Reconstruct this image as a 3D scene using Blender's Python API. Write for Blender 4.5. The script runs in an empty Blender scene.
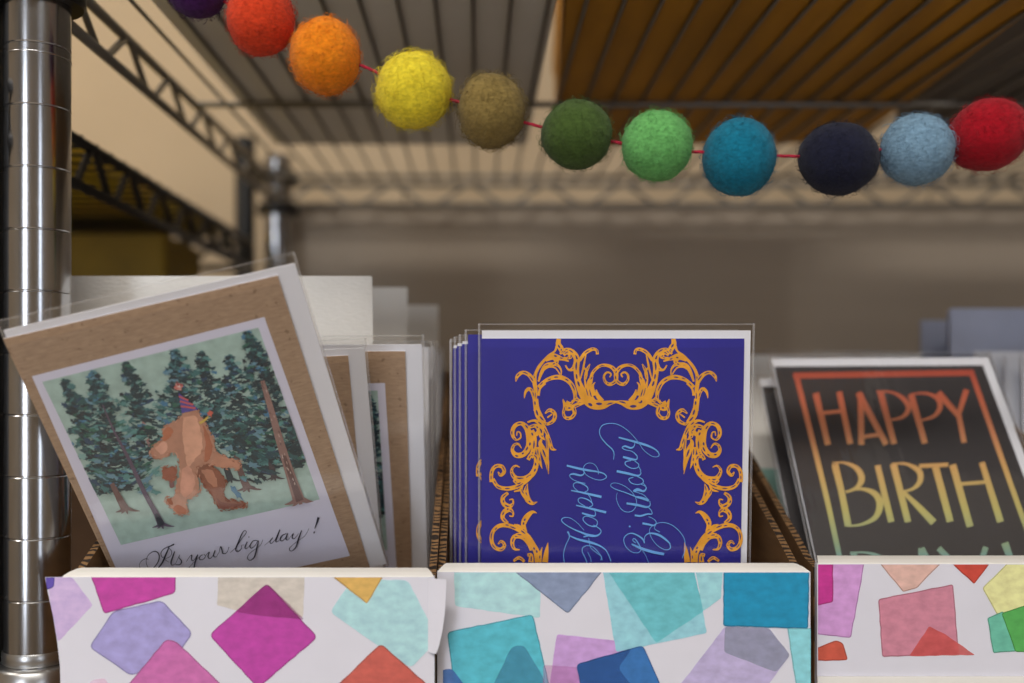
import bpy, math, random
from mathutils import Vector, Matrix
random.seed(11)
R = math.radians

# ------------------------------------------------------------------ camera, world, lights, exposure
sc = bpy.context.scene
sc.view_settings.view_transform = 'Standard'
sc.view_settings.look = 'None'
sc.view_settings.gamma = 1
sc.view_settings.use_curve_mapping = False
sc.view_settings.exposure = -.22
sc.cycles.transparent_max_bounces = 64
sc.cycles.max_bounces = 10
sc.cycles.use_denoising = True
col = sc.collection
cam_data = bpy.data.cameras.new('camera')
cam = bpy.data.objects.new('camera', cam_data)
col.objects.link(cam)
sc.camera = cam
cam.location = (0, 0, 0)
cam.rotation_euler = (R(90), 0, 0)
cam_data.sensor_width = 36
cam_data.lens = 36 * 1000 / 1024
cam_data.shift_x = 34 / 1024
cam_data.shift_y = 36.5 / 1024
cam_data.clip_start = .01
cam_data.dof.use_dof = True
cam_data.dof.focus_distance = .412
cam_data.dof.aperture_fstop = 3.9

world = bpy.data.worlds.new('world')
sc.world = world
world.use_nodes = True
world.node_tree.nodes['Background'].inputs[0].default_value = (.72, .82, 1, 1)
world.node_tree.nodes['Background'].inputs[1].default_value = 2.2

def area(name, loc, target, sx, sy, power, colour):
    l = bpy.data.lights.new(name, 'AREA')
    l.shape = 'RECTANGLE'; l.size = sx; l.size_y = sy; l.energy = power; l.color = colour
    o = bpy.data.objects.new(name, l)
    col.objects.link(o)
    o.location = loc
    o.rotation_euler = (Vector(target) - Vector(loc)).to_track_quat('-Z', 'Y').to_euler()
    return o
area('ceiling_lamp_light', (-.25, -.85, 1.37), (-.25, -.85, 0), 1.1, .28, 38, (1, .95, .88))
area('ceiling_lamp_light', (-1.35, .35, 1.37), (-1.35, .35, 0), .28, 1.1, 17, (1, .92, .82))
area('ceiling_lamp_light', (1.2, -1.5, 1.37), (1.2, -1.5, 0), 1.1, .28, 6, (1, .95, .88))  # third lamp, added only as fill
# area lights added in two made-up windows for chrome streaks and frontal fill
area('window_daylight', (-1.15, -2.62, .15), (-1.15, 0, .15), .7, 1.7, 32, (.88, .93, 1))
area('window_daylight', (1.75, -2.62, .15), (1.75, 0, .15), .6, 1.7, 9, (.88, .93, 1))

# ------------------------------------------------------------------ pixel helpers
FP, CX, CY = 1000., 478., 378.
def W(px, py, Y): return Vector(((px - CX) * Y / FP, Y, (CY - py) * Y / FP))
def ray(px, py): return Vector(((px - CX) / FP, 1, (CY - py) / FP))

# ------------------------------------------------------------------ materials
def lin(c):
    out = []
    for v in c:
        v /= 255
        out.append(v / 12.92 if v <= .04045 else ((v + .055) / 1.055) ** 2.4)
    return (out[0], out[1], out[2], 1)
class N:
    def __init__(s, name):
        s.m = bpy.data.materials.new(name); s.m.use_nodes = True
        s.t = s.m.node_tree; s.b = s.t.nodes['Principled BSDF']; s.out = s.t.nodes['Material Output']
    def add(s, k, **kw):
        n = s.t.nodes.new(k)
        for a, b in kw.items():
            if a in n.inputs.keys(): n.inputs[a].default_value = b
            else: setattr(n, a, b)
        return n
    def link(s, a, b): s.t.links.new(a, b)
def noise_col(n, c1, c2, scale=(1, 1, 1), ns=50, detail=4, lo=.35, hi=.65, coord='Object'):
    tc = n.add('ShaderNodeTexCoord'); mp = n.add('ShaderNodeMapping'); mp.inputs['Scale'].default_value = scale
    nz = n.add('ShaderNodeTexNoise'); nz.inputs['Scale'].default_value = ns; nz.inputs['Detail'].default_value = detail
    rp = n.add('ShaderNodeValToRGB'); rp.color_ramp.elements[0].position = lo; rp.color_ramp.elements[1].position = hi
    rp.color_ramp.elements[0].color = c1; rp.color_ramp.elements[1].color = c2
    n.link(tc.outputs[coord], mp.inputs[0]); n.link(mp.outputs[0], nz.inputs['Vector']); n.link(nz.outputs['Fac'], rp.inputs[0])
    return rp, nz, mp
def bump(n, src, strength, dist):
    b = n.add('ShaderNodeBump'); b.inputs['Strength'].default_value = strength; b.inputs['Distance'].default_value = dist
    n.link(src, b.inputs['Height']); n.link(b.outputs[0], n.b.inputs['Normal'])
def mat(name, rgb, rough=.6, metal=0., var=.0, ns=60, scale=(1, 1, 1), bmp=0., bd=.0005, spec=.5, sheen=0):
    n = N(name); c = lin(rgb)
    n.b.inputs['Base Color'].default_value = c
    n.b.inputs['Roughness'].default_value = rough; n.b.inputs['Metallic'].default_value = metal
    n.b.inputs['Specular IOR Level'].default_value = spec
    if sheen: n.b.inputs['Sheen Weight'].default_value = sheen
    if var or bmp:
        a = tuple(max(0, v * (1 - var)) for v in c[:3]) + (1,); b = tuple(min(1, v * (1 + var)) for v in c[:3]) + (1,)
        rp, nz, mp = noise_col(n, a, b, scale, ns)
        n.link(rp.outputs[0], n.b.inputs['Base Color'])
        if bmp: bump(n, nz.outputs['Fac'], bmp, bd)
    return n.m

M = {}
M['wall'] = mat('beige wall paint', (198, 177, 147), .85, var=.03, ns=9)
M['wall2'] = mat('store wall paint', (150, 135, 115), .9, var=.03, ns=5)
M['ceiling'] = mat('ceiling tile', (200, 198, 190), .9, var=.05, ns=30)
M['floor'] = mat('store floor', (172, 160, 144), .5, var=.15, ns=7)
M['taupe'] = mat('taupe board', (158, 145, 130), .8, var=.03, ns=6, scale=(.6, 1, 9))
M['chrome'] = mat('polished chrome', (180, 180, 182), .19, 1, var=.06, ns=40, scale=(6, 6, 1))
M['wire'] = mat('dull zinc wire', (128, 124, 118), .4, .5)
M['black_plastic'] = mat('black plastic', (16, 15, 18), .38)
M['black_metal'] = mat('black epoxy metal', (20, 20, 21), .45)
M['tray'] = mat('grey sheet', (222, 220, 214), .7, var=.05, ns=8)
M['dark_tray'] = mat('dark grey carton', (105, 98, 92), .8, var=.1, ns=10)
M['orange'] = mat('orange brown carton', (182, 128, 14), .6, var=.18, ns=12, scale=(3, .6, 1))
M['yellow'] = mat('yellow paper goods', (252, 204, 24), .6, var=.2, ns=14)
M['paper'] = mat('white envelope paper', (226, 226, 232), .75, var=.015, ns=30)
M['cardwhite'] = mat('white card print border', (216, 214, 232), .6, var=.01, ns=30)
M['kraftcard'] = mat('kraft card', (158, 128, 98), .75, var=.0, ns=60)
M['felt_thread'] = mat('crimson thread', (170, 12, 50), .7, var=.2, ns=900)
M['lamp_white'] = mat('white lamp housing', (230, 230, 230), .5)

def kraft_mat():
    n = N('speckled kraft paper')
    rp, nz, mp = noise_col(n, lin((150, 122, 98)), lin((178, 150, 122)), (90, 420, 60), 2.6, 6, .25, .75)
    tc = n.add('ShaderNodeTexCoord'); nz2 = n.add('ShaderNodeTexNoise'); nz2.inputs['Scale'].default_value = 420
    r2 = n.add('ShaderNodeValToRGB'); r2.color_ramp.elements[0].position = .28; r2.color_ramp.elements[1].position = .36
    r2.color_ramp.elements[0].color = (.55, .5, .45, 1); r2.color_ramp.elements[1].color = (1, 1, 1, 1)
    mx = n.add('ShaderNodeMixRGB', blend_type='MULTIPLY'); mx.inputs[0].default_value = .7
    n.link(tc.outputs['Object'], nz2.inputs['Vector']); n.link(nz2.outputs['Fac'], r2.inputs[0])
    n.link(rp.outputs[0], mx.inputs[1]); n.link(r2.outputs[0], mx.inputs[2]); n.link(mx.outputs[0], n.b.inputs['Base Color'])
    n.b.inputs['Roughness'].default_value = .8
    return n.m
M['kraft'] = kraft_mat()
M['carton'] = mat('brown corrugated board', (116, 82, 46), .85, var=.12, ns=40, scale=(1, 1, 6))
def flute_mat():
    n = N('corrugated cut edge')
    tc = n.add('ShaderNodeTexCoord'); mp = n.add('ShaderNodeMapping'); mp.inputs['Scale'].default_value = (1, 1, 1)
    w = n.add('ShaderNodeTexWave'); w.inputs['Scale'].default_value = 105; w.inputs['Distortion'].default_value = 9; w.inputs['Detail'].default_value = 3
    w.bands_direction = 'Y'
    rp = n.add('ShaderNodeValToRGB'); rp.color_ramp.elements[0].color = lin((34, 22, 14)); rp.color_ramp.elements[1].color = lin((132, 98, 62))
    rp.color_ramp.elements[0].position = .35; rp.color_ramp.elements[1].position = .6
    n.link(tc.outputs['Object'], mp.inputs[0]); n.link(mp.outputs[0], w.inputs[0]); n.link(w.outputs['Fac'], rp.inputs[0])
    n.link(rp.outputs[0], n.b.inputs['Base Color']); n.b.inputs['Roughness'].default_value = .9
    return n.m
M['flute'] = flute_mat()
M['board_white'] = mat('white coated board', (236, 233, 228), .6, var=.015, ns=60)
M['wrap'] = mat('white patterned wrap paper', (218, 217, 228), .55, var=.02, ns=40, bmp=.1, bd=.0003)
def watercolour_paper():
    n = N('rough watercolour paper')
    n.b.inputs['Base Color'].default_value = lin((232, 230, 226)); n.b.inputs['Roughness'].default_value = .8
    tc = n.add('ShaderNodeTexCoord'); mp = n.add('ShaderNodeMapping'); mp.inputs['Scale'].default_value = (1, 1, 2.6)
    nz = n.add('ShaderNodeTexNoise'); nz.inputs['Scale'].default_value = 330; nz.inputs['Detail'].default_value = 2
    n.link(tc.outputs['Object'], mp.inputs[0]); n.link(mp.outputs[0], nz.inputs['Vector']); bump(n, nz.outputs['Fac'], .5, .0006)
    return n.m
M['rough_paper'] = watercolour_paper()

def film_mat(name, base, edge, rough=.08, milky=0.0, bm=.25):
    """Clear film: transparent, with real glossy reflections rising at grazing angles."""
    n = N(name)
    n.t.nodes.remove(n.b)
    tr = n.add('ShaderNodeBsdfTransparent'); tr.inputs[0].default_value = (.985, .985, .985, 1)
    gl = n.add('ShaderNodeBsdfGlossy'); gl.inputs['Roughness'].default_value = rough; gl.inputs[0].default_value = (1, 1, 1, 1)
    lw = n.add('ShaderNodeLayerWeight'); lw.inputs[0].default_value = .35
    mr = n.add('ShaderNodeMapRange'); mr.inputs['To Min'].default_value = base; mr.inputs['To Max'].default_value = edge
    mix = n.add('ShaderNodeMixShader')
    n.link(lw.outputs['Facing'], mr.inputs[0]); n.link(mr.outputs[0], mix.inputs[0])
    n.link(tr.outputs[0], mix.inputs[1]); n.link(gl.outputs[0], mix.inputs[2])
    tc = n.add('ShaderNodeTexCoord'); mp = n.add('ShaderNodeMapping'); mp.inputs['Scale'].default_value = (5, 1, 1)
    nz = n.add('ShaderNodeTexNoise'); nz.inputs['Scale'].default_value = 26; b = n.add('ShaderNodeBump'); b.inputs['Strength'].default_value = bm; b.inputs['Distance'].default_value = .002
    n.link(tc.outputs['Object'], mp.inputs[0]); n.link(mp.outputs[0], nz.inputs['Vector']); n.link(nz.outputs['Fac'], b.inputs['Height']); n.link(b.outputs[0], gl.inputs['Normal'])
    last = mix
    if milky:
        df = n.add('ShaderNodeBsdfDiffuse'); df.inputs[0].default_value = (.9, .9, .95, 1)
        m2 = n.add('ShaderNodeMixShader'); m2.inputs[0].default_value = milky
        n.link(mix.outputs[0], m2.inputs[1]); n.link(df.outputs[0], m2.inputs[2]); last = m2
    n.link(last.outputs[0], n.out.inputs[0])
    return n.m
M['film'] = film_mat('clear sleeve film', .012, .5, bm=.12)
M['film_seam'] = film_mat('clear film seam', .12, .6, .2, .17)

_wash = {}
def wash_mat(rgb, alpha, rim=False, comp=False):
    key = (rgb, alpha, rim, comp)
    if key in _wash: return _wash[key]
    c = rgb if not rim else tuple(int(v * .86) for v in rgb)
    n = N('watercolour wash %d %d %d' % c)
    a = lin(tuple(min(255, v * 1.06 + 3) for v in c)); b = lin(tuple(v * .95 for v in c))
    if comp and .55 < alpha < 1:   # pigment strength such that wash + paper showing through gives the printed tint
        k = (1 - alpha) ** 2 * .42
        a, b = [tuple(min(.95, max(0, (v - k) / alpha)) for v in q[:3]) + (1,) for q in (a, b)]
    rp, nz, mp = noise_col(n, b, a, (1, 1, 1.5), 210, 9, .3, .7)
    n.link(rp.outputs[0], n.b.inputs['Base Color']); n.b.inputs['Roughness'].default_value = .5
    if alpha < 1: n.b.inputs['Alpha'].default_value = alpha
    _wash[key] = n.m
    return n.m
_ink = {}
def ink(rgb, rough=.45):
    if rgb not in _ink: _ink[rgb] = mat('ink %d %d %d' % rgb, rgb, rough, var=.06, ns=120)
    return _ink[rgb]
def gradient_mat(name, stops, y0, y1):
    """Printed colour gradient running down the card (local Y)."""
    n = N(name)
    tc = n.add('ShaderNodeTexCoord'); sp = n.add('ShaderNodeSeparateXYZ'); mr = n.add('ShaderNodeMapRange')
    mr.inputs['From Min'].default_value = y0; mr.inputs['From Max'].default_value = y1
    rp = n.add('ShaderNodeValToRGB')
    while len(rp.color_ramp.elements) < len(stops): rp.color_ramp.elements.new(.5)
    for e, (p, c) in zip(rp.color_ramp.elements, stops): e.position = p; e.color = lin(c)
    n.link(tc.outputs['Object'], sp.inputs[0]); n.link(sp.outputs[1], mr.inputs[0]); n.link(mr.outputs[0], rp.inputs[0])
    n.link(rp.outputs[0], n.b.inputs['Base Color']); n.b.inputs['Roughness'].default_value = .5
    return n.m

# ------------------------------------------------------------------ mesh builder
class MB:
    def __init__(s): s.v = []; s.f = []; s.mi = []; s.mats = []
    def slot(s, m):
        if m not in s.mats: s.mats.append(m)
        return s.mats.index(m)
    def face(s, pts, m):
        b = len(s.v); s.v += [Vector(p) for p in pts]; s.f.append(tuple(range(b, b + len(pts)))); s.mi.append(s.slot(m))
    def prism(s, poly, d, m, mside=None):
        """poly: 3D points of one face, extruded by vector d."""
        d = Vector(d); a = [Vector(p) for p in poly]; c = [p + d for p in a]; n = len(a)
        b = len(s.v); s.v += a + c
        s.f.append(tuple(range(b, b + n))); s.mi.append(s.slot(m))
        s.f.append(tuple(range(b + 2 * n - 1, b + n - 1, -1))); s.mi.append(s.slot(m))
        for i in range(n):
            j = (i + 1) % n
            s.f.append((b + i, b + n + i, b + n + j, b + j)); s.mi.append(s.slot(mside or m))
    def box(s, x0, x1, y0, y1, z0, z1, m, mside=None):
        s.prism([(x0, y0, z0), (x1, y0, z0), (x1, y1, z0), (x0, y1, z0)], (0, 0, z1 - z0), m, mside)
    def tube(s, pts, r, m, n=8, closed=False, cap=True):
        pts = [Vector(p) for p in pts]; rs = r if isinstance(r, (list, tuple)) else [r] * len(pts)
        rings = []; up = None; k = len(pts)
        for i, p in enumerate(pts):
            if closed: t = pts[(i + 1) % k] - pts[i - 1]
            else: t = pts[min(i + 1, k - 1)] - pts[max(i - 1, 0)]
            t.normalize()
            if up is None: up = Vector((0, 0, 1)) if abs(t.z) < .9 else Vector((1, 0, 0))
            a = t.cross(up).normalized(); up = a.cross(t).normalized()
            ring = []
            for q in range(n):
                th = 2 * math.pi * q / n
                s.v.append(p + (a * math.cos(th) + up * math.sin(th)) * rs[i]); ring.append(len(s.v) - 1)
            rings.append(ring)
        sl = s.slot(m)
        for i in range(len(rings) - (0 if closed else 1)):
            A, B = rings[i], rings[(i + 1) % len(rings)]
            for q in range(n):
                s.f.append((A[q], A[(q + 1) % n], B[(q + 1) % n], B[q])); s.mi.append(sl)
        if cap and not closed:
            s.f.append(tuple(reversed(rings[0]))); s.mi.append(sl); s.f.append(tuple(rings[-1])); s.mi.append(sl)
    def lathe(s, prof, cx, cy, m, n=48):
        rings = []
        for r, z in prof:
            b = len(s.v)
            for q in range(n):
                th = 2 * math.pi * q / n; s.v.append(Vector((cx + r * math.cos(th), cy + r * math.sin(th), z)))
            rings.append(b)
        sl = s.slot(m)
        for A, B in zip(rings, rings[1:]):
            for q in range(n):
                s.f.append((A + q, A + (q + 1) % n, B + (q + 1) % n, B + q)); s.mi.append(sl)
    def build(s, name, parent=None, smooth=False, shift=None):
        me = bpy.data.meshes.new(name)
        v = s.v if shift is None else [p - Vector(shift) for p in s.v]
        me.from_pydata([tuple(p) for p in v], [], s.f)
        for m in s.mats: me.materials.append(m)
        me.polygons.foreach_set('material_index', s.mi)
        if smooth: me.polygons.foreach_set('use_smooth', [True] * len(me.polygons))
        me.update()
        o = bpy.data.objects.new(name, me); col.objects.link(o)
        if parent: o.parent = parent
        return o
def sharp(o, ang=35):
    me = o.data
    me.set_sharp_from_angle(angle=R(ang))
def tag(o, label=None, cat=None, group=None, kind=None):
    for k, v in (('label', label), ('category', cat), ('group', group), ('kind', kind)):
        if v: o[k] = v
    return o
def empty(name, loc, label, cat, group=None):
    o = bpy.data.objects.new(name, None); col.objects.link(o); o.location = loc; o.empty_display_size = .02
    return tag(o, label, cat, group)
def copy_tree(o, parent=None):
    c = o.copy(); col.objects.link(c)
    if parent: c.parent = parent
    for ch in list(o.children): copy_tree(ch, c)
    return c

# ------------------------------------------------------------------ flat drawing on a card face (2D local coordinates)
def smooth_path(pts, sub=6):
    if len(pts) < 3: return [tuple(p) for p in pts]
    P = [pts[0]] + list(pts) + [pts[-1]]; out = []
    for i in range(1, len(P) - 2):
        for k in range(sub):
            t = k / sub; q = []
            for c in range(len(P[i])):
                a, b, d, e = P[i - 1][c], P[i][c], P[i + 1][c], P[i + 2][c]
                q.append(.5 * ((2 * b) + (-a + d) * t + (2 * a - 5 * b + 4 * d - e) * t * t + (-a + 3 * b - 3 * d + e) * t ** 3))
            out.append(tuple(q))
    out.append(tuple(P[-2])); return out
def ribbon(pts, pointed=False):
    """pts (x,y,w) -> list of quads"""
    L = []; Rr = []
    for i, p in enumerate(pts):
        a = pts[max(i - 1, 0)]; b = pts[min(i + 1, len(pts) - 1)]
        dx, dy = b[0] - a[0], b[1] - a[1]; l = math.hypot(dx, dy) or 1
        nx, ny = -dy / l, dx / l; h = max(p[2], 1e-9) / 2
        L.append((p[0] + nx * h, p[1] + ny * h)); Rr.append((p[0] - nx * h, p[1] - ny * h))
    return L, Rr
def clip(poly, quad):
    out = poly
    n = len(quad)
    area2 = sum(quad[i][0] * quad[(i + 1) % n][1] - quad[(i + 1) % n][0] * quad[i][1] for i in range(n))
    sgn = 1 if area2 > 0 else -1
    for i in range(n):
        a, b = quad[i], quad[(i + 1) % n]; inp = out; out = []
        if not inp: break
        side = lambda p: sgn * ((b[0] - a[0]) * (p[1] - a[1]) - (b[1] - a[1]) * (p[0] - a[0]))
        for j in range(len(inp)):
            p, q = inp[j], inp[(j + 1) % len(inp)]; sp, sq = side(p), side(q)
            if sp >= 0: out.append(p)
            if (sp >= 0) != (sq >= 0):
                t = sp / (sp - sq); out.append((p[0] + (q[0] - p[0]) * t, p[1] + (q[1] - p[1]) * t))
    return out
class Art:
    """Collects ink shapes on the plane of a card; conv maps traced coordinates to card-local ones."""
    def __init__(s, conv, z0=.0): s.mb = MB(); s.conv = conv; s.z = z0; s.step = 2.5e-7
    def poly(s, pts, m, quad=None):
        if quad: pts = clip(pts, quad)
        if len(pts) < 3: return
        s.z += s.step
        s.mb.face([(*s.conv(x, y), s.z) for x, y in pts], m)
    def stroke(s, T, pts, m, w=None, quad=None, k=6, wk=1.):
        ox, oy, sc_ = T
        q = [(ox + p[0] / sc_, oy + p[1] / sc_, (p[2] if len(p) > 2 else w) / sc_ * wk) for p in pts]
        q = smooth_path(q, k)
        L, Rr = ribbon(q)
        s.z += s.step * 4
        for i in range(len(q) - 1):
            f = [L[i], L[i + 1], Rr[i + 1], Rr[i]]
            if quad:
                f = clip(f, quad)
                if len(f) < 3: continue
            s.mb.face([(*s.conv(x, y), s.z) for x, y in f], m)
        return q
def wobble_poly(pts, r, jitter, n=5):
    """Round the corners by r and roughen the edges a little."""
    out = []; k = len(pts)
    for i in range(k):
        p0, p, p1 = Vector(pts[i - 1]), Vector(pts[i]), Vector(pts[(i + 1) % k])
        a = (p0 - p); b = (p1 - p); rr = min(r, a.length * .45, b.length * .45)
        A = p + a.normalized() * rr; B = p + b.normalized() * rr
        for q in range(n + 1):
            t = q / n; out.append((A * (1 - t) ** 2 + p * 2 * t * (1 - t) + B * t * t))
        nxt = p1 + (p - p1).normalized() * min(r, (p1 - p).length * .45)
        seg = nxt - B; m = max(1, int(seg.length / 6)); nrm = Vector((-seg.y, seg.x)).normalized() if seg.length > 0 else Vector((0, 0))
        for q in range(1, m): out.append(B + seg * (q / m) + nrm * random.uniform(-jitter, jitter))
    return [(p.x, p.y) for p in out]

# ------------------------------------------------------------------ room
def struct(name, x0, x1, y0, y1, z0, z1, m):
    b = MB(); b.box(x0, x1, y0, y1, z0, z1, m); return tag(b.build(name), kind='structure')
FZ, CZ, BY = -1.32, 1.4, 1.10
struct('floor', -2.3, 2.3, -2.6, BY + .1, FZ - .05, FZ, M['floor'])
struct('ceiling', -2.3, 2.3, -2.6, BY + .1, CZ, CZ + .05, M['ceiling'])
struct('wall_back', -2.3, 2.3, BY, BY + .08, FZ, CZ, M['wall'])
struct('wall_left', -2.38, -2.3, -2.6, BY, FZ, CZ, M['wall2'])
struct('wall_right', 2.3, 2.38, -2.6, BY, FZ, CZ, M['wall2'])
def wall_front():
    b = MB(); xs = [-2.3, -1.5, -.8, 1.45, 2.05, 2.3]; z0, z1 = -.72, 1.02
    for i in range(5):
        if i in (1, 3):
            b.box(xs[i], xs[i + 1], -2.60, -2.52, FZ, z0, M['wall2']); b.box(xs[i], xs[i + 1], -2.60, -2.52, z1, CZ, M['wall2'])
        else: b.box(xs[i], xs[i + 1], -2.60, -2.52, FZ, CZ, M['wall2'])
    tag(b.build('wall_front'), kind='structure')
    for k, (a, c) in enumerate(((-1.5, -.8), (1.45, 2.05))):  # unseen windows, added to house the reflection and fill lights
        w = bpy.data.objects.new('window_%d' % (k + 1), None); col.objects.link(w); w.location = ((a + c) / 2, -2.56, z0); w['kind'] = 'structure'
        q = MB(); h = (c - a) / 2; H_ = z1 - z0
        for (p0, p1, q0, q1) in ((-h, -h + .05, 0, H_), (h - .05, h, 0, H_), (-h, h, 0, .05), (-h, h, H_ - .05, H_), (-h, h, H_ * .5 - .02, H_ * .5 + .02)):
            q.box(p0, p1, -.03, .03, q0, q1, M['black_plastic'])
        q.build('window_frame', w)
wall_front()
for (x, y, sx, sy, lb) in ((1.2, -1.5, 1.16, .34, 'long white ceiling lamp nearest the shop windows'), (-.25, -.85, 1.16, .34, 'long white ceiling lamp crosswise above the aisle'), (-1.35, .35, .34, 1.16, 'long white ceiling lamp above the black rack')):
    t = empty('ceiling_lamp', (x, y, CZ), lb, 'lamp', 'ceiling lamps')
    b = MB()
    b.prism([(-sx / 2, -sy / 2, 0), (sx / 2, -sy / 2, 0), (sx / 2, sy / 2, 0), (-sx / 2, sy / 2, 0)], (0, 0, -.015), M['lamp_white'])
    b.build('lamp_housing', t)

# ------------------------------------------------------------------ shelving
PX, PY, RY = -.185, .420, .925          # post line
def truss(mb, a, b, zl, zu, r, m, pitch, arch=False, r2=None):
    a = Vector(a); b = Vector(b); L = (b - a).length; d = (b - a) / L
    mb.tube([a + Vector((0, 0, zu)), b + Vector((0, 0, zu))], r, m)
    mb.tube([a + Vector((0, 0, zl)), b + Vector((0, 0, zl))], r, m)
    n = max(1, round(L / pitch)); pts = []
    for i in range(n):
        s0 = i * L / n; w = L / n
        if arch:
            for k in range(12):
                t = k / 12; pts.append(a + d * (s0 + w * t) + Vector((0, 0, zl + (zu - zl) * abs(math.sin(math.pi * t)) ** .7)))
        else:
            for t, z in ((0, zl), (.08, zl), (.46, zu), (.54, zu), (.92, zl)):
                pts.append(a + d * (s0 + w * t) + Vector((0, 0, z)))
    pts.append(b + Vector((0, 0, zl)))
    mb.tube(pts, r2 or r * .75, m, n=6)
def shelf(name, label, x0, x1, y0, y1, zl, zu, m, spacing, cross, rods='y', arch=False, r=.0026, wr=.0012, back_pitch=.055, group=None, fo=0.):
    t = empty(name, (x0, y0, zl), label, 'shelf', group)
    o = Vector((x0, y0, zl))
    for nm, a, b in (('side_truss', (x0, y0, 0), (x0, y1, 0)), ('side_truss', (x1, y0, 0), (x1, y1, 0)), ('rear_truss', (x0, y1, 0), (x1, y1, 0)), ('front_truss', (x0, y0 - fo, 0), (x1, y0 - fo, 0))):
        q = MB(); truss(q, a, b, zl, zu, r, m, back_pitch, arch); q.build(nm, t, True, o)
    q = MB(); zt = zu + r + wr * .2
    if rods == 'y':
        n = int((x1 - x0) / spacing)
        for i in range(1, n):
            x = x0 + i * (x1 - x0) / n
            q.tube([(x, y0 - .002, zt - .001), (x, y0 + .002, zt), (x, y1, zt)], wr, m, n=6)
    else:
        n = int((y1 - y0) / spacing)
        for i in range(1, n):
            y = y0 + i * (y1 - y0) / n
            q.tube([(x0, y, zt), (x1, y, zt)], wr, m, n=6)
    q.build('wire_deck', t, True, o)
    q = MB()
    for c in cross:
        if rods == 'y': q.tube([(x0, c, zt - wr - r * .7), (x1, c, zt - wr - r * .7)], r * .8, m)
        else: q.tube([(c, y0, zt - wr - r * .7), (c, y1, zt - wr - r * .7)], r * .8, m)
    q.build('cross_rod', t, True, o)
    return t, o
ZL, ZU = .160, .1787
up, uo = shelf('wire_shelf', 'grey wire shelf above the felt ball garland', PX, 1.02, PY, RY, ZL, ZU, M['wire'], .0182, (.653, .885), fo=.006, back_pitch=.072)
lowz = -.1300
low, lo_ = shelf('wire_shelf', 'chrome wire shelf under the patterned card bins', PX, 1.02, PY, RY, lowz - .0236, lowz - .0046, M['chrome'], .0182, (.63, .865))
def collar(parent, o, x, y, z0, z1, r0=.0190, r1=.0160, m=None):
    b = MB(); m = m or M['black_plastic']
    b.lathe([(.0134, z0), (r0 - .001, z0), (r0, z0 + .0015), (r0 - .0004, z0 + .01), (r1, z1 - .002), (r1 - .001, z1), (.0134, z1)], x, y, m)
    sharp(b.build('collar', parent, True, o), 40)
collar(up, uo, PX, PY, .1560, .1810, .0192, .016); collar(up, uo, PX, RY, .1500, .157); collar(up, uo, PX, RY, .180, .186)
def post(name, label, x, y, z0, z1, m, r=.0133, groove=True, zref=0):
    t = empty(name, (x, y, z0), label, 'post')
    o = Vector((x, y, z0)); b = MB()
    prof = [(0, z0), (r, z0)]
    if groove:
        z = z0 + ((zref - z0) % .0254)
        while z < z1 - .004:
            prof += [(r, z - .0005), (r - .0003, z - .0001), (r - .0003, z + .0001), (r, z + .0005)]; z += .0254
    prof += [(r, z1 - .001), (r - .001, z1), (0, z1)]
    b.lathe(prof, 0 + x, y, m, 64)
    q = b.build('pole', t, True, o); sharp(q, 30)
    return t, o
zr = (378 - 103) * .4067 / 1000
cp, co = post('shelf_post', 'chrome grooved shelf post nearest the kraft card', PX, PY, FZ, .60, M['chrome'], zref=zr)
b = MB()  # doubled ring where the shelf sleeve starts and the foot ring
b.lathe([(.0133, .1330), (.01355, .1334), (.0133, .1338)], PX, PY, M['chrome'], 64); b.build('groove_ring', cp, True, co)
z = (378 - 658) * .4067 / 1000
M['chrome_soft'] = mat('worn chrome', (190, 190, 190), .32, 1)
b = MB(); b.lathe([(.0133, z + .0010), (.0138, z), (.0138, z - .0040), (.0134, z - .0044)], PX, PY, M['chrome_soft'], 64); b.build('foot_ring', cp, True, co)
b = MB(); b.lathe([(.0134, z - .0046), (.0160, z - .0050), (.0172, z - .0062), (.0180, z - .0110), (.0184, z - .034), (.0134, z - .0345)], PX, PY, M['chrome_soft'], 64)
sharp(b.build('collar', low, True, lo_), 50)
post('shelf_post', 'chrome shelf post at the rear corner by the wall', PX, RY, FZ, .205, M['chrome'], zref=zr)
post('shelf_post', 'slim black post of the neighbouring rack at the rear', -.2200, .945, FZ, .2270, M['black_metal'], r=.0095, groove=False)
post('shelf_post', 'black front post of the neighbouring rack beside chrome post', -.2130, .42, FZ, .60, M['black_metal'], groove=True, zref=zr)

# neighbouring black rack shelf
bs, bo = shelf('wire_shelf', 'black arched wire shelf of the neighbouring rack', -1.1, -.209, .40, .915, .1010, .1240, M['black_metal'], .021, (-.5,), rods='x', r=.0030, wr=.0013, back_pitch=.058)

# things lying on the shelves
def rbox(name, label, cat, cx, cy, z0, sx, sy, sz, rz, m, group=None, lidm=None):
    """A closed carton with rounded edges, a lid part with an overhanging lip."""
    t = empty(name, (cx, cy, z0), label, cat, group); t.rotation_euler = (0, 0, R(rz))
    def rr(hx, hy, r=.004, n=4):
        out = []
        for (qx, qy, a0) in ((hx - r, hy - r, 0), (-hx + r, hy - r, 90), (-hx + r, -hy + r, 180), (hx - r, -hy + r, 270)):
            for k in range(n + 1): a = R(a0 + 90 * k / n); out.append((qx + r * math.cos(a), qy + r * math.sin(a)))
        return out
    b = MB(); b.prism([(x, y, 0) for x, y in rr(sx / 2, sy / 2)], (0, 0, sz * .8), m); b.build('carton_body', t)
    b = MB(); b.prism([(x, y, sz * .8) for x, y in rr(sx / 2 + .0015, sy / 2 + .0015)], (0, 0, sz * .2), lidm or m); b.build('lid', t)
    return t
DZ = ZU + .0026 + .0015
rbox('paper_tray', 'flat grey tray lying on the upper wire shelf', 'tray', -.060, .577, DZ, .196, .414, .04, 0, M['tray'])
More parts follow.
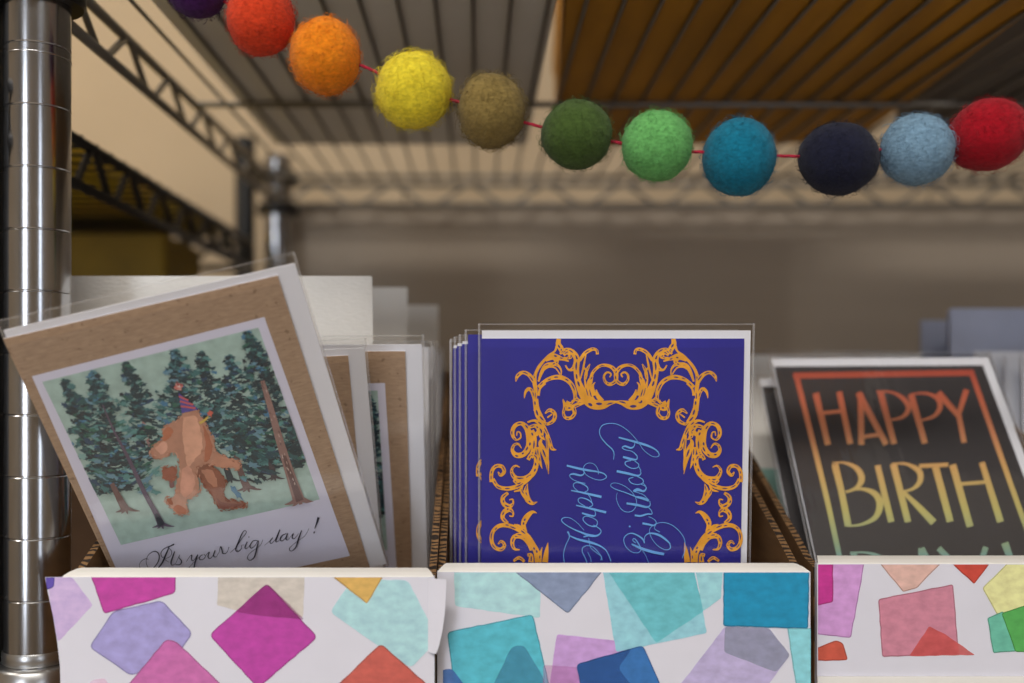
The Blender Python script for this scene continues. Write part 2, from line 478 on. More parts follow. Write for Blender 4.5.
rbox('carton', 'orange brown carton lying on the upper wire shelf', 'box', .1640, .577, DZ, .231, .414, .07, -3.2, M['orange'])
rbox('carton', 'dark grey carton beside the orange one on upper shelf', 'box', .46, .56, DZ, .30, .37, .06, 0, M['dark_tray'])
for i, (x, y, rz, lb) in enumerate(((-.370, .660, 0, 'yellow paper pack on the black wire shelf nearest its edge'), (-.70, .645, -3, 'yellow paper pack farther along the black wire shelf'))):
    rbox('paper_pack', lb, 'paper pack', x, y, .1295, .27, .50, .009, rz, M['yellow'], 'yellow paper packs')
M['olive'] = mat('olive yellow carton', (128, 104, 18), .7, var=.15, ns=20)
rbox('carton', 'brown carton with olive yellow lid standing behind the kraft cards in shade', 'box', -.50, .845, -.2715, .50, .10, .3850, 0, mat('dark brown carton', (92, 66, 42), .8, var=.08), lidm=M['olive'])
bs2, _ = shelf('wire_shelf', 'lower black wire shelf carrying the brown carton', -1.1, -.215, .40, .915, -.302, -.2775, M['black_metal'], .0182, (.63,), arch=True, r=.0032, wr=.0014)

# backing board behind the shelf
bb = empty('backing_board', (.43, .95, .162), 'taupe backing board hanging behind the wire shelves', 'board')
b = MB(); b.prism([(-.612, 0, 0), (.62, 0, 0), (.62, 0, -.9), (-.612, 0, -.9)], (0, .006, 0), M['taupe']); b.build('board_panel', bb)
for x in (-.5, 0, .5):
    b = MB(); b.tube([(x, .003, -.002), (x, .003, .012), (x, -.010, .021), (x, -.022, .018)], .0012, M['wire']); b.build('hook', bb, True)

# ------------------------------------------------------------------ display bins
BZ = lowz
FLOOR = BZ + .003
def wrap_print(t, Y, org, shapes, quad):
    """watercolour squares printed on the wrap paper"""
    cv = lambda x, y: (0, 0)
    mb = MB(); lay = 0
    for rgb, alpha, pts, rnd in shapes:
        lay += 1
        ring = wobble_poly(pts, rnd, .35); outer = clip(ring, quad)
        if len(outer) < 3: continue
        d = -.00006 - lay * .000012
        mb.face([W(x, y, Y) + Vector((0, d, 0)) for x, y in outer], wash_mat(rgb, alpha, False, True))
        if alpha > .8:      # pigment gathers in a thin line along the edge
            area2 = sum(ring[q][0] * ring[(q + 1) % len(ring)][1] - ring[(q + 1) % len(ring)][0] * ring[q][1] for q in range(len(ring)))
            sg = 1 if area2 > 0 else -1; inn = []
            for q in range(len(ring)):
                a_, b_ = ring[q - 1], ring[(q + 1) % len(ring)]; tx, ty = b_[0] - a_[0], b_[1] - a_[1]; l = math.hypot(tx, ty) or 1
                inn.append((ring[q][0] - ty / l * 1.1 * sg, ring[q][1] + tx / l * 1.1 * sg))
            for q in range(len(ring)):
                f = clip([ring[q], ring[(q + 1) % len(ring)], inn[(q + 1) % len(ring)], inn[q]], quad)
                if len(f) >= 3: mb.face([W(x, y, Y) + Vector((0, d - .000005, 0)) for x, y in f], wash_mat(tuple(int(v * .84) for v in rgb), .4))
    mb.build('printed_squares', t, False, org)
def make_bin(label, x0, x1, Y, group, front_poly=None):
    """open bin box: low front with a rolled rim, sloping sides, back wall"""
    th = .003; D = .235; zf = -.0766; zb = .004
    org = Vector(((x0 + x1) / 2, Y, BZ)); t = empty('display_bin', org, label, 'box', group)
    b = MB(); b.box(x0 + th, x1 - th, Y + .006, Y + D - th, BZ, BZ + th, M['carton']); b.build('bin_floor', t, False, org)
    b = MB(); b.box(x0 + .0002, x1 - .0002, Y, Y + th, BZ, zf, M['wrap']); b.box(x0 + th + .001, x1 - th - .001, Y + .009, Y + .011, BZ + th, zf + .0005, M['board_white']); b.build('front_panel', t, False, org)
    # rolled rim: bevelled up from the crease, mitred at its ends
    b = MB(); e = .0035
    prof = [(0, 0), (.0005, .0004), (.0035, .0012), (.0080, .0017), (.0105, .0016), (.0115, .0009)]
    L = []; Rr = []
    for k, (dy, dz) in enumerate(prof):
        ins = e * dy / .0115
        L.append(Vector((x0 + .0005 + ins, Y + dy, zf + dz))); Rr.append(Vector((x1 - .0005 - ins, Y + dy, zf + dz)))
    for k in range(len(prof) - 1): b.face([L[k], Rr[k], Rr[k + 1], L[k + 1]], M['board_white'])
    bl = [p + Vector((0, 0, -.004)) for p in L]; br = [p + Vector((0, 0, -.004)) for p in Rr]
    for k in range(len(prof) - 1):
        b.face([L[k + 1], bl[k + 1], bl[k], L[k]], M['flute']); b.face([Rr[k], br[k], br[k + 1], Rr[k + 1]], M['flute'])
    b.face([L[-1], Rr[-1], br[-1], bl[-1]], M['board_white'])
    b.build('rolled_rim', t, True, org)
    for sx in (0, 1):
        xa = x0 if sx == 0 else x1 - th
        b = MB()
        prof2 = [(Y + .003, BZ), (Y + D, BZ), (Y + D, zb), (Y + D - .02, zb)]
        m = 14
        top = []
        for k in range(m + 1):
            u = k / m; top.append((Y + D - .02 - (D - .035) * u, zb + (zf - zb) * u + random.uniform(-.0003, .0003)))
        prof2 += top[1:] + [(Y + .004, zf - .002)]
        b.prism([(xa, y, z) for y, z in prof2], (th, 0, 0), M['carton'], M['flute'])
        b.build('side_panel', t, False, org)
    b = MB(); b.box(x0 + th, x1 - th, Y + D - th, Y + D, BZ, zb, M['carton'], M['flute']); b.build('back_panel', t, False, org)
    return t, org

B1, O1 = make_bin('patterned card bin holding the forest cards beside chrome post', -.1605, -.0166, .385, 'patterned card bins')
B2, O2 = make_bin('patterned card bin holding the blue birthday cards, teal square at corner', -.0163, .1315, .395, 'patterned card bins')
B3, O3 = make_bin('patterned card bin holding the black birthday cards, dusty rose square', .1395, .2900, .412, 'patterned card bins')
B4, O4 = make_bin('card bin at the far end beyond the black birthday cards', .2935, .4400, .412, 'patterned card bins')

# overhanging wrap ends of bin 1 (loose paper past the corner)
b = MB()
L = [(45, 577), (48, 593), (53, 615), (57, 640), (60, 665), (61, 704)]
Rr = [(70, 577)] * 1 + [(70, y) for _, y in L[1:]]
for k in range(len(L) - 1):
    b.face([W(*L[k], .385) + Vector((0, -.00006, 0)), W(*Rr[k], .385) + Vector((0, -.00006, 0)), W(*Rr[k + 1], .385) + Vector((0, -.00006, 0)), W(*L[k + 1], .385) + Vector((0, -.00006, 0))], M['wrap'])
b.build('wrap_edge', B1, True, O1)
b = MB()
L = [(428, y) for y in (578, 595, 612, 630, 645, 652)]
Rr = [(446.5, 578), (446, 595), (445, 612), (442.5, 630), (439, 645), (436.5, 652)]
for k in range(len(L) - 1):
    b.face([W(*L[k], .385) + Vector((0, -.0003, 0)), W(*Rr[k], .385) + Vector((0, -.0026, 0)), W(*Rr[k + 1], .385) + Vector((0, -.0026, 0)), W(*L[k + 1], .385) + Vector((0, -.0002, 0))], M['wrap'])
b.build('wrap_edge', B1, True, O1)

Q1 = [(45.5, 577.3), (434, 577.3), (434, 700), (62, 700)]
S1 = [((196, 172, 220), .75, [(47, 577), (72, 577), (93, 605), (58, 642), (50, 600)], 3), ((92, 72, 170), .9, [(44, 577), (55, 577), (54, 587), (47, 590)], 2),
      ((190, 58, 158), 1, [(89, 570), (176, 570), (175.5, 593), (104, 614)], 4),
      ((160, 152, 206), .85, [(89, 647), (113, 611), (162, 600), (193, 633), (176, 658), (131, 676)], 6),
      ((200, 192, 182), .8, [(219, 560), (305, 560), (303, 617), (258, 616), (217, 605)], 2),
      ((184, 60, 160), .93, [(209, 635), (267, 583), (318, 637), (258, 688)], 6), ((150, 40, 120), .45, [(236, 612), (267, 583), (305, 620), (290, 618), (262, 616)], 4),
      ((196, 104, 168), .85, [(122, 692), (166, 639), (176, 641), (230, 692)], 6),
      ((222, 186, 208), .7, [(84, 690), (92, 680), (105, 678), (112, 690)], 3),
      ((166, 207, 216), .75, [(330, 612), (352, 580), (408, 580), (438, 640), (411, 668), (370, 640)], 6),
      ((214, 172, 92), .95, [(318, 565), (390, 565), (367, 604)], 3), ((196, 92, 80), .93, [(330, 692), (381, 643), (436, 692)], 6)]
wrap_print(B1, .385, O1, S1, Q1)
Q2 = [(443, 572.5), (810.5, 572.5), (810.5, 688), (443, 688)]
S2 = [((170, 212, 220), .8, [(454, 560), (541, 560), (540, 618), (455, 606)], 3), ((132, 146, 176), .85, [(500, 560), (612, 560), (568, 614)], 4),
      ((84, 184, 202), .92, [(447, 632), (533, 614), (552, 695), (455, 695)], 5), ((70, 140, 178), .45, [(488, 695), (512, 646), (524, 645), (545, 680), (545, 695)], 6),
      ((190, 150, 206), .75, [(557, 634), (622, 641), (625, 695), (548, 695)], 3), ((200, 120, 180), .3, [(543, 665), (600, 668), (600, 695), (543, 695)], 3),
      ((142, 198, 214), .75, [(601, 560), (692, 560), (707, 633), (616, 652)], 3), ((106, 184, 194), .8, [(604, 565), (692, 565), (704, 611), (656, 643)], 3),
      ((146, 200, 212), .7, [(693, 560), (723, 560), (721, 598), (703, 611)], 2), ((52, 112, 178), .93, [(576, 664), (643, 645), (665, 695), (582, 695)], 5), ((40, 76, 150), .4, [(577, 664), (632, 648), (618, 668), (640, 695), (582, 695)], 5),
      ((182, 170, 208), .8, [(676, 690), (725, 626), (769, 628), (790, 655), (764, 690)], 4), ((150, 160, 176), .5, [(725, 626), (769, 628), (790, 655), (776, 672), (724, 652)], 3),
      ((136, 206, 216), .85, [(787, 628), (815, 628), (815, 695), (797, 695)], 1), ((20, 140, 182), 1, [(723.5, 560), (809.5, 560), (808, 628.5), (723, 626)], 3), ((70, 110, 170), .8, [(430, 672), (452, 668), (468, 690), (430, 695)], 5)]
wrap_print(B2, .395, O2, S2, Q2)
Q3 = [(818, 564.5), (1180, 564.5), (1180, 664), (818, 664)]
S3 = [((204, 150, 208), .85, [(815, 555), (866, 555), (851, 638), (815, 634)], 3), ((194, 50, 142), .95, [(812, 560), (833, 560), (833, 602), (812, 607)], 2),
      ((200, 86, 66), 1, [(810, 651), (836, 640), (843, 643), (848, 660), (810, 661)], 3), ((216, 176, 164), .85, [(877, 560), (944, 560), (917, 588), (903, 592)], 2),
      ((200, 130, 150), .9, [(878, 599), (953, 584), (959, 654), (882, 657)], 3), ((190, 92, 90), .7, [(909, 656), (929, 626), (945, 634), (975, 655)], 2),
      ((200, 70, 54), 1, [(946, 558), (994, 558), (974, 584)], 2), ((226, 222, 158), .9, [(1010, 560), (1056, 560), (1056, 600), (997, 615), (982, 588)], 3),
      ((104, 184, 160), .9, [(987, 618), (1003, 611), (1018, 651), (993, 653)], 2), ((84, 170, 84), .95, [(1001, 613), (1052, 596), (1060, 650), (1015, 652)], 3),
      ((120, 190, 210), .85, [(1080, 560), (1130, 560), (1140, 620), (1090, 630)], 3)]
wrap_print(B3, .412, O3, S3, Q3)
b = MB(); b.box(.1395, .2900, .4108, .4117, BZ, W(0, 676, .412).z, M['board_white']); b.build('base_strip', B3, False, O3)

# ------------------------------------------------------------------ greeting cards
def rot_from(u, v):
    u = Vector(u).normalized(); v = Vector(v); v = (v - u * v.dot(u)).normalized(); n = u.cross(v)
    # local x=u, y=v, z=n (towards the viewer)
    return Matrix((u, v, n)).transposed()
def frame(top, u, v, h):
    """matrix of a card whose top-edge middle is 'top', height h (origin at its foot)"""
    m3 = rot_from(u, v); o = Vector(top) - m3.col[1] * h
    return Matrix.Translation(o) @ m3.to_4x4()
def conv_for(mw, z=.0006):
    inv = mw.inverted(); o = inv @ Vector((0, 0, 0)); r3 = inv.to_3x3()
    def cv(px, py):
        d = r3 @ ray(px, py); t = (z - o.z) / d.z; p = o + d * t; return (p.x, p.y)
    return cv
def card(name, label, mw, w, h, mfront, group=None, cat='card', env=(.0045, .0035, .0005), sleeve=True, envm=None, sl_top=.0028, sl_side=.002, thick=.0011):
    t = empty(name, (0, 0, 0), label, cat, group); t.matrix_world = mw
    b = MB(); b.prism([(-w / 2, 0, 0), (w / 2, 0, 0), (w / 2, h, 0), (-w / 2, h, 0)], (0, 0, .0005), mfront)
    b.prism([(-w / 2, 0, -.0005), (w / 2, 0, -.0005), (w / 2, h, -.0005), (-w / 2, h, -.0005)], (0, 0, .00045), M['paper']); b.build('card_stock', t)
    x0, x1, y1 = -w / 2, w / 2, h
    if env:
        er, et, el = env; x0 = -w / 2 - el; x1 = w / 2 + er; y1 = h + et
        b = MB(); b.prism([(x0, .001, -.0013), (x1, .001, -.0013), (x1, y1, -.0013), (x0, y1, -.0013)], (0, 0, .0007), envm or M['paper'])
        xm = (x0 + x1) / 2; b.prism([(x0 + .001, y1 - .001, -.0016), (xm, y1 - .05, -.0016), (x1 - .001, y1 - .001, -.0016)], (0, 0, .0002), envm or M['paper'])
        b.build('envelope', t)
    if sleeve:
        a0, a1, t1 = x0 - sl_side, x1 + sl_side, y1 + sl_top
        b = MB(); zf, zb = .0012, -.0022; zm = (zf + zb) / 2
        F = M['film']; S = M['film_seam']
        yy = [0, h * .3, h * .6, h * .85, t1]
        for k in range(4):
            b.face([(x0, yy[k], zf), (x1, yy[k], zf), (x1, yy[k + 1], zf if k < 3 else zm + .0006), (x0, yy[k + 1], zf if k < 3 else zm + .0006)], F)
        b.face([(x0, 0, zb), (x1, 0, zb), (x1, t1, zm - .0003), (x0, t1, zm - .0003)], F)
        for xa, xb in ((x0, a0), (x1, a1)):
            b.face([(xa, 0, zf), (xb, 0, zm), (xb, t1, zm), (xa, t1, zm + .0006)], F); b.face([(xa, 0, zb), (xb, 0, zm), (xb, t1, zm), (xa, t1, zm - .0003)], F)
            xs = xb - .0009 if xb > 0 else xb + .0009
            b.face([(xb, 0, zm + .0001), (xs, 0, zm + .0001), (xs, t1, zm + .0001), (xb, t1, zm + .0001)], S)
        b.face([(a0, t1 - .0004, zm + .0007), (a1, t1 - .0004, zm + .0007), (a1, t1, zm + .0007), (a0, t1, zm + .0007)], S)
        b.build('clear_sleeve', t)
    return t
ZA = .00056

# ---- black birthday cards
mw_b = frame((.2078, .519, .0060), (1, 0, .006), (0, .58, .815), .1405)
black_ink = mat('charcoal card front', (52, 48, 50), .55, var=.04, ns=60)
black = card('birthday_card', 'charcoal birthday card with rainbow lettering, foremost in its bin', mw_b, .108, .1405, black_ink, 'charcoal birthday cards', env=(.0050, .0058, .0003))
cvb = conv_for(mw_b, .0006)
y_top = cvb(870, 372)[1]; y_bot = cvb(930, 556)[1]
grad = gradient_mat('rainbow foil ink', [(0, (112, 158, 160)), (.08, (146, 168, 130)), (.24, (186, 176, 104)), (.46, (208, 164, 100)), (.64, (212, 140, 98)), (.84, (202, 106, 76)), (1, (172, 74, 56))], y_bot - .002, y_top)
art = Art(cvb, ZA)
T7 = (744, 300, 3.414); T8 = (744, 483, 3.414)
def bs_(p, w=None, T=T7): art.stroke(T, p, grad, w, k=8)
lp = [(170, 258), (275, 683), (288, 735), (298, 790), (314, 888), (372, 1130)]
bs_([(168, 258, 20), (782, 248, 20)]); bs_([(178, 255, 18), (232, 470, 18), (284, 683, 18), (316, 830, 18), (396, 1200, 18)])
bs_([(775, 242, 18), (850, 455, 18), (930, 683, 18), (1010, 905, 18), (1110, 1180, 18)])
for s in ([(245, 318, 22), (287, 494, 20)], [(325, 313, 20), (363, 491, 20)], [(266, 386, 12), (343, 378, 12)],
          [(398, 318, 20), (401, 494, 20)], [(390, 316, 22), (486, 493, 20)], [(402, 468, 12), (466, 458, 14)],
          [(465, 312, 22), (513, 491, 20)], [(452, 312, 6), (505, 315, 8), (545, 338, 16), (562, 370, 18), (540, 400, 12), (492, 410, 6)],
          [(570, 322, 22), (618, 489, 20)], [(568, 322, 6), (615, 318, 8), (655, 332, 14), (670, 362, 18), (650, 395, 12), (602, 412, 6)],
          [(663, 316, 22), (735, 398, 18)], [(760, 306, 20), (730, 398, 16)], [(733, 392, 18), (752, 487, 18)],
          [(310, 560, 24), (334, 660, 22), (356, 772, 24)], [(302, 556, 6), (345, 556, 8), (385, 575, 18), (402, 610, 22), (385, 640, 14), (350, 656, 6)],
          [(346, 654, 6), (400, 645, 10), (445, 660, 20), (464, 695, 24), (450, 740, 18), (405, 765, 10), (354, 772, 6)],
          [(456, 564, 20), (503, 758, 22)], [(510, 560, 24), (560, 758, 22)], [(505, 559, 6), (555, 560, 10), (598, 585, 20), (600, 620, 18), (575, 645, 10), (535, 655, 6)],
          [(538, 650, 12), (590, 700, 20), (648, 760, 26)], [(598, 567, 14), (697, 562, 14)], [(654, 570, 24), (704, 757, 24)],
          [(712, 562, 24), (772, 774, 24)], [(812, 554, 20), (876, 758, 24)], [(742, 628, 12), (842, 620, 12)]):
    bs_(s)
for s in ([(374, 240, 22), (400, 340, 22)], [(362, 238, 6), (420, 238, 8), (470, 258, 18), (500, 300, 22), (490, 360, 18)], [(606, 222, 22), (606, 340, 22)],
          [(606, 222, 20), (670, 340, 20)], [(664, 222, 20), (742, 300, 20)], [(826, 218, 20), (792, 320, 16)], [(890, 204, 26), (940, 340, 16)]):
    bs_(s, T=T8)
art.mb.build('printed_lettering', black)
c = copy_tree(black); c['label'] = 'charcoal birthday card tucked behind the foremost charcoal one'
c.matrix_world = Matrix.Translation((-.0030, .012, -.0105)) @ mw_b
mw_w = frame((.2025, .585, .0148), (1, 0, 0), (0, .36, .93), .142)
for i, (dx, dy, dz, lb) in enumerate(((0, 0, 0, 'white envelope card standing just behind the charcoal birthday cards'), (.004, .010, -.001, 'white envelope card second behind the charcoal birthday cards'), (.002, .019, .0005, 'white envelope card third behind the charcoal birthday cards'))):
    if i == 0: wcard = card('envelope_card', lb, mw_w, .112, .1405, M['board_white'], 'white cards behind charcoal ones', env=None); e = wcard
    else: e = copy_tree(wcard); e['label'] = lb
    e.matrix_world = Matrix.Translation((dx, dy, dz)) @ mw_w
# a pale teal card edge between
mw_t = frame((.1995, .556, -.050), (1, 0, 0), (0, .42, .9), .080)
tc_ = card('greeting_card', 'pale teal card low between blue and charcoal cards', mw_t, .1085, .0795, mat('pale teal card', (150, 196, 186), .6, var=.05), None, env=None, sleeve=False)

# ---- blue birthday cards
mw_bl = frame(((612.8 - 478) * .412 / 1000, .412, (378 - 338.5) * .412 / 1000), (1, 0, 0), (0, -.062, 1), .139)
blue_ink = mat('ultramarine card front', (36, 31, 136), .5, var=.07, ns=25, scale=(2, 1, 1))
blue = card('birthday_card', 'blue birthday card with gold scrollwork, foremost in its bin', mw_bl, .1082, .139, blue_ink, 'blue birthday cards', env=(.0028, .0033, -.0002), sl_side=.0016)
cvl = conv_for(mw_bl, .0006)
art = Art(cvl, ZA)
gold = mat('gold ink', (226, 158, 42), .5, var=.10, ns=160); gold_dark = ink((60, 44, 110)); sky = mat('sky blue ink', (106, 168, 232), .5, var=.08, ns=90)
F1 = (505, 330, 8.533); F2 = (470, 400, 8.533); F3 = (470, 480, 8.533)
fil = [
 (F1, [(460, 75, 30), (455, 120, 38), (478, 160, 40), (488, 205, 18)]), (F1, [(462, 80, 10), (440, 140, 16), (425, 180, 14), (370, 222, 18), (300, 300, 22), (262, 370, 22), (252, 440, 30), (262, 520, 28), (258, 600, 22), (262, 690, 32)]),
 (F1, [(92, 440, 6), (105, 395, 26), (150, 362, 26), (205, 383, 30), (250, 440, 34)]), (F1, [(165, 582, 5), (175, 530, 20), (205, 502, 26), (232, 530, 26), (250, 600, 18)]),
 (F1, [(285, 490, 28), (350, 430, 26), (430, 403, 34), (500, 412, 32), (560, 455, 32), (595, 530, 30), (590, 600, 16), (545, 642, 12), (512, 632, 22), (495, 590, 6)]),
 (F1, [(285, 560, 20), (300, 500, 14), (345, 455, 14)]),
 (F1, [(285, 440, 14), (318, 350, 26), (360, 300, 34), (440, 296, 22), (478, 340, 12), (478, 388, 8)]), (F1, [(322, 332, 34), (372, 312, 20), (430, 325, 10), (470, 380, 10)]),
 (F1, [(345, 260, 20), (400, 228, 46), (450, 235, 40), (500, 250, 20), (545, 268, 10)]), (F1, [(395, 300, 30), (440, 275, 30), (430, 240, 40)]),
 (F1, [(470, 205, 16), (515, 165, 20), (575, 185, 34), (612, 250, 44), (590, 322, 34), (545, 340, 16), (515, 300, 10)]), (F1, [(500, 215, 18), (535, 190, 28), (560, 225, 30), (530, 240, 18), (500, 235, 14)]),
 (F1, [(615, 250, 48), (608, 330, 42), (618, 420, 42), (650, 510, 58), (692, 590, 64), (750, 632, 72), (830, 640, 62), (900, 620, 34), (962, 612, 12)]),
 (F1, [(788, 208, 22), (780, 172, 20), (740, 165, 26), (680, 200, 26), (636, 262, 22)]), (F1, [(692, 200, 8), (676, 280, 14), (664, 340, 14), (648, 400, 10), (640, 430, 6)]),
 (F1, [(725, 290, 8), (700, 340, 22), (680, 400, 10), (690, 480, 18), (712, 560, 26)]), (F1, [(672, 320, 14), (700, 360, 12), (690, 420, 8)]),
 (F1, [(732, 430, 26), (745, 370, 22), (800, 312, 22), (860, 300, 22), (920, 325, 28), (950, 380, 30), (938, 440, 26), (890, 463, 26), (852, 435, 20), (846, 388, 16), (875, 360, 14), (905, 378, 12), (892, 402, 10)]),
 (F1, [(750, 388, 8), (728, 430, 36), (718, 480, 34), (735, 560, 26), (760, 610, 30)]), (F1, [(770, 445, 6), (748, 480, 18), (760, 560, 30)]), (F1, [(778, 508, 8), (790, 560, 30), (830, 610, 34)]),
 (F1, [(500, 610, 8), (530, 665, 40), (590, 650, 30), (640, 618, 20), (672, 602, 6)]), (F1, [(590, 590, 16), (630, 600, 22), (665, 600, 10)]), (F1, [(600, 560, 8), (640, 600, 8), (690, 620, 8)]),
 (F2, [(558, -10, 40), (568, 70, 42), (592, 140, 50), (640, 190, 22)]), (F2, [(640, 115, 10), (682, 85, 26), (724, 120, 28), (712, 175, 28), (660, 205, 22), (640, 190, 14)]), (F2, [(660, 150, 12), (700, 120, 10)]),
 (F2, [(795, 0, 10), (806, 60, 20), (797, 110, 20), (815, 150, 24), (860, 152, 26), (892, 112, 28), (885, 60, 30), (930, 40, 22), (1000, 10, 20)]), (F2, [(820, 20, 30), (860, 30, 20), (880, 0, 14)]),
 (F2, [(400, 342, 10), (432, 320, 12), (428, 280, 10), (404, 272, 10), (398, 305, 8)]), (F2, [(400, 345, 14), (372, 318, 24), (362, 270, 30), (385, 218, 30), (440, 200, 30), (488, 245, 42), (506, 320, 46), (500, 400, 44), (455, 462, 40), (395, 470, 38), (362, 430, 26), (375, 385, 20), (412, 375, 16), (440, 412, 6)]),
 (F2, [(490, 190, 12), (550, 175, 18), (610, 210, 36), (650, 270, 24), (680, 350, 24), (698, 412, 26), (736, 425, 6)]), (F2, [(500, 235, 20), (560, 220, 30), (600, 260, 44), (610, 310, 30), (640, 340, 6)]),
 (F2, [(520, 260, 44), (545, 330, 42), (540, 430, 34), (515, 490, 36)]), (F2, [(560, 300, 30), (590, 260, 26)]), (F2, [(610, 335, 14), (600, 370, 30), (625, 430, 44), (655, 520, 34), (670, 632, 3)]), (F2, [(655, 300, 20), (662, 420, 18), (668, 600, 6)]),
 (F2, [(580, 400, 30), (585, 470, 26), (598, 530, 22), (616, 586, 3)]), (F2, [(495, 510, 28), (520, 470, 26), (560, 490, 30), (562, 560, 38), (530, 630, 42), (470, 668, 38), (395, 668, 36), (358, 620, 26), (362, 582, 18), (390, 560, 14), (425, 574, 6)]),
 (F2, [(182, 700, 26), (185, 615, 28), (218, 566, 28), (270, 566, 28), (292, 610, 26), (262, 642, 22), (240, 612, 10)]),
 (F3, [(195, -10, 26), (235, 52, 28), (312, 72, 30), (400, 55, 32), (475, 10, 30), (520, -30, 26)]), (F3, [(370, 0, 16), (410, 25, 30), (450, 0, 30)]), (F3, [(375, 98, 8), (430, 80, 18), (450, 40, 14)]),
 (F3, [(492, 30, 4), (478, 90, 34), (490, 160, 42), (530, 198, 26), (574, 185, 4)]), (F3, [(430, 70, 8), (450, 110, 30), (490, 170, 26)]),
 (F3, [(325, 108, 22), (282, 145, 30), (285, 195, 34), (330, 225, 38), (366, 200, 16), (364, 165, 12), (335, 168, 8)]), (F3, [(322, 368, 22), (280, 325, 30), (288, 278, 34), (330, 250, 38), (366, 275, 16), (364, 308, 12), (335, 304, 8)]),
 (F3, [(572, 282, 4), (530, 272, 24), (480, 320, 42), (456, 380, 36), (485, 440, 6)]), (F3, [(375, 378, 8), (420, 390, 16), (450, 420, 10)]),
 (F3, [(240, 545, 10), (268, 522, 20), (295, 555, 24), (265, 590, 28), (215, 575, 28), (185, 520, 28), (195, 440, 28), (250, 390, 30), (330, 388, 32), (420, 425, 34), (490, 480, 38), (540, 560, 42), (570, 620, 46), (580, 700, 46)]),
 (F3, [(424, 592, 8), (378, 585, 20), (360, 530, 30), (385, 480, 34), (450, 488, 32), (500, 540, 30), (520, 600, 18)]), (F3, [(390, 465, 20), (440, 470, 30), (490, 505, 6)]), (F3, [(616, 570, 3), (600, 630, 22), (590, 700, 34)]), (F3, [(665, 532, 3), (652, 610, 30), (640, 700, 44)]),
 (F3, [(370, 690, 18), (420, 662, 24), (465, 695, 20)]), (F3, [(490, 640, 22), (520, 640, 28), (520, 700, 40)]),
]
AX = 616.1
rnd = random.Random(5)
for T, pts in fil:
    for mir in (False, True):
        if mir: q = [((AX * 2 - (T[0] + p[0] / T[2])), T[1] + p[1] / T[2], p[2]) for p in pts]; TT = (0, 0, 1); q = [(a, b_, w / T[2]) for a, b_, w in q]
        else: q = [(T[0] + p[0] / T[2], T[1] + p[1] / T[2], p[2] / T[2]) for p in pts]; TT = (0, 0, 1)
        sm = art.stroke(TT, q, gold, wk=1.18)
        # engraved dashes in the thick parts
        rs = random.Random(int(pts[0][0] * 7 + pts[-1][1]))
        i = 2
        while i < len(sm) - 5:
            n_ = rs.randint(3, 6); seg = sm[i:i + n_]
            wm = sum(s_[2] for s_ in seg) / len(seg)
            if wm > 2.2 and rs.random() < .85:
                off = rs.uniform(-.16, .16) * wm; out = []
                for j, s_ in enumerate(seg):
                    a_ = seg[max(j - 1, 0)]; b2 = seg[min(j + 1, len(seg) - 1)]; dx, dy = b2[0] - a_[0], b2[1] - a_[1]; l = math.hypot(dx, dy) or 1
                    out.append((s_[0] - dy / l * off, s_[1] + dx / l * off, wm * .30 * math.sin(math.pi * (j + .5) / len(seg))))
                art.stroke((0, 0, 1), out, gold_dark, k=2)
            i += n_ + rs.randint(0, 2)
H = (550, 485, 8.533); G = (550, 415, 8.533)
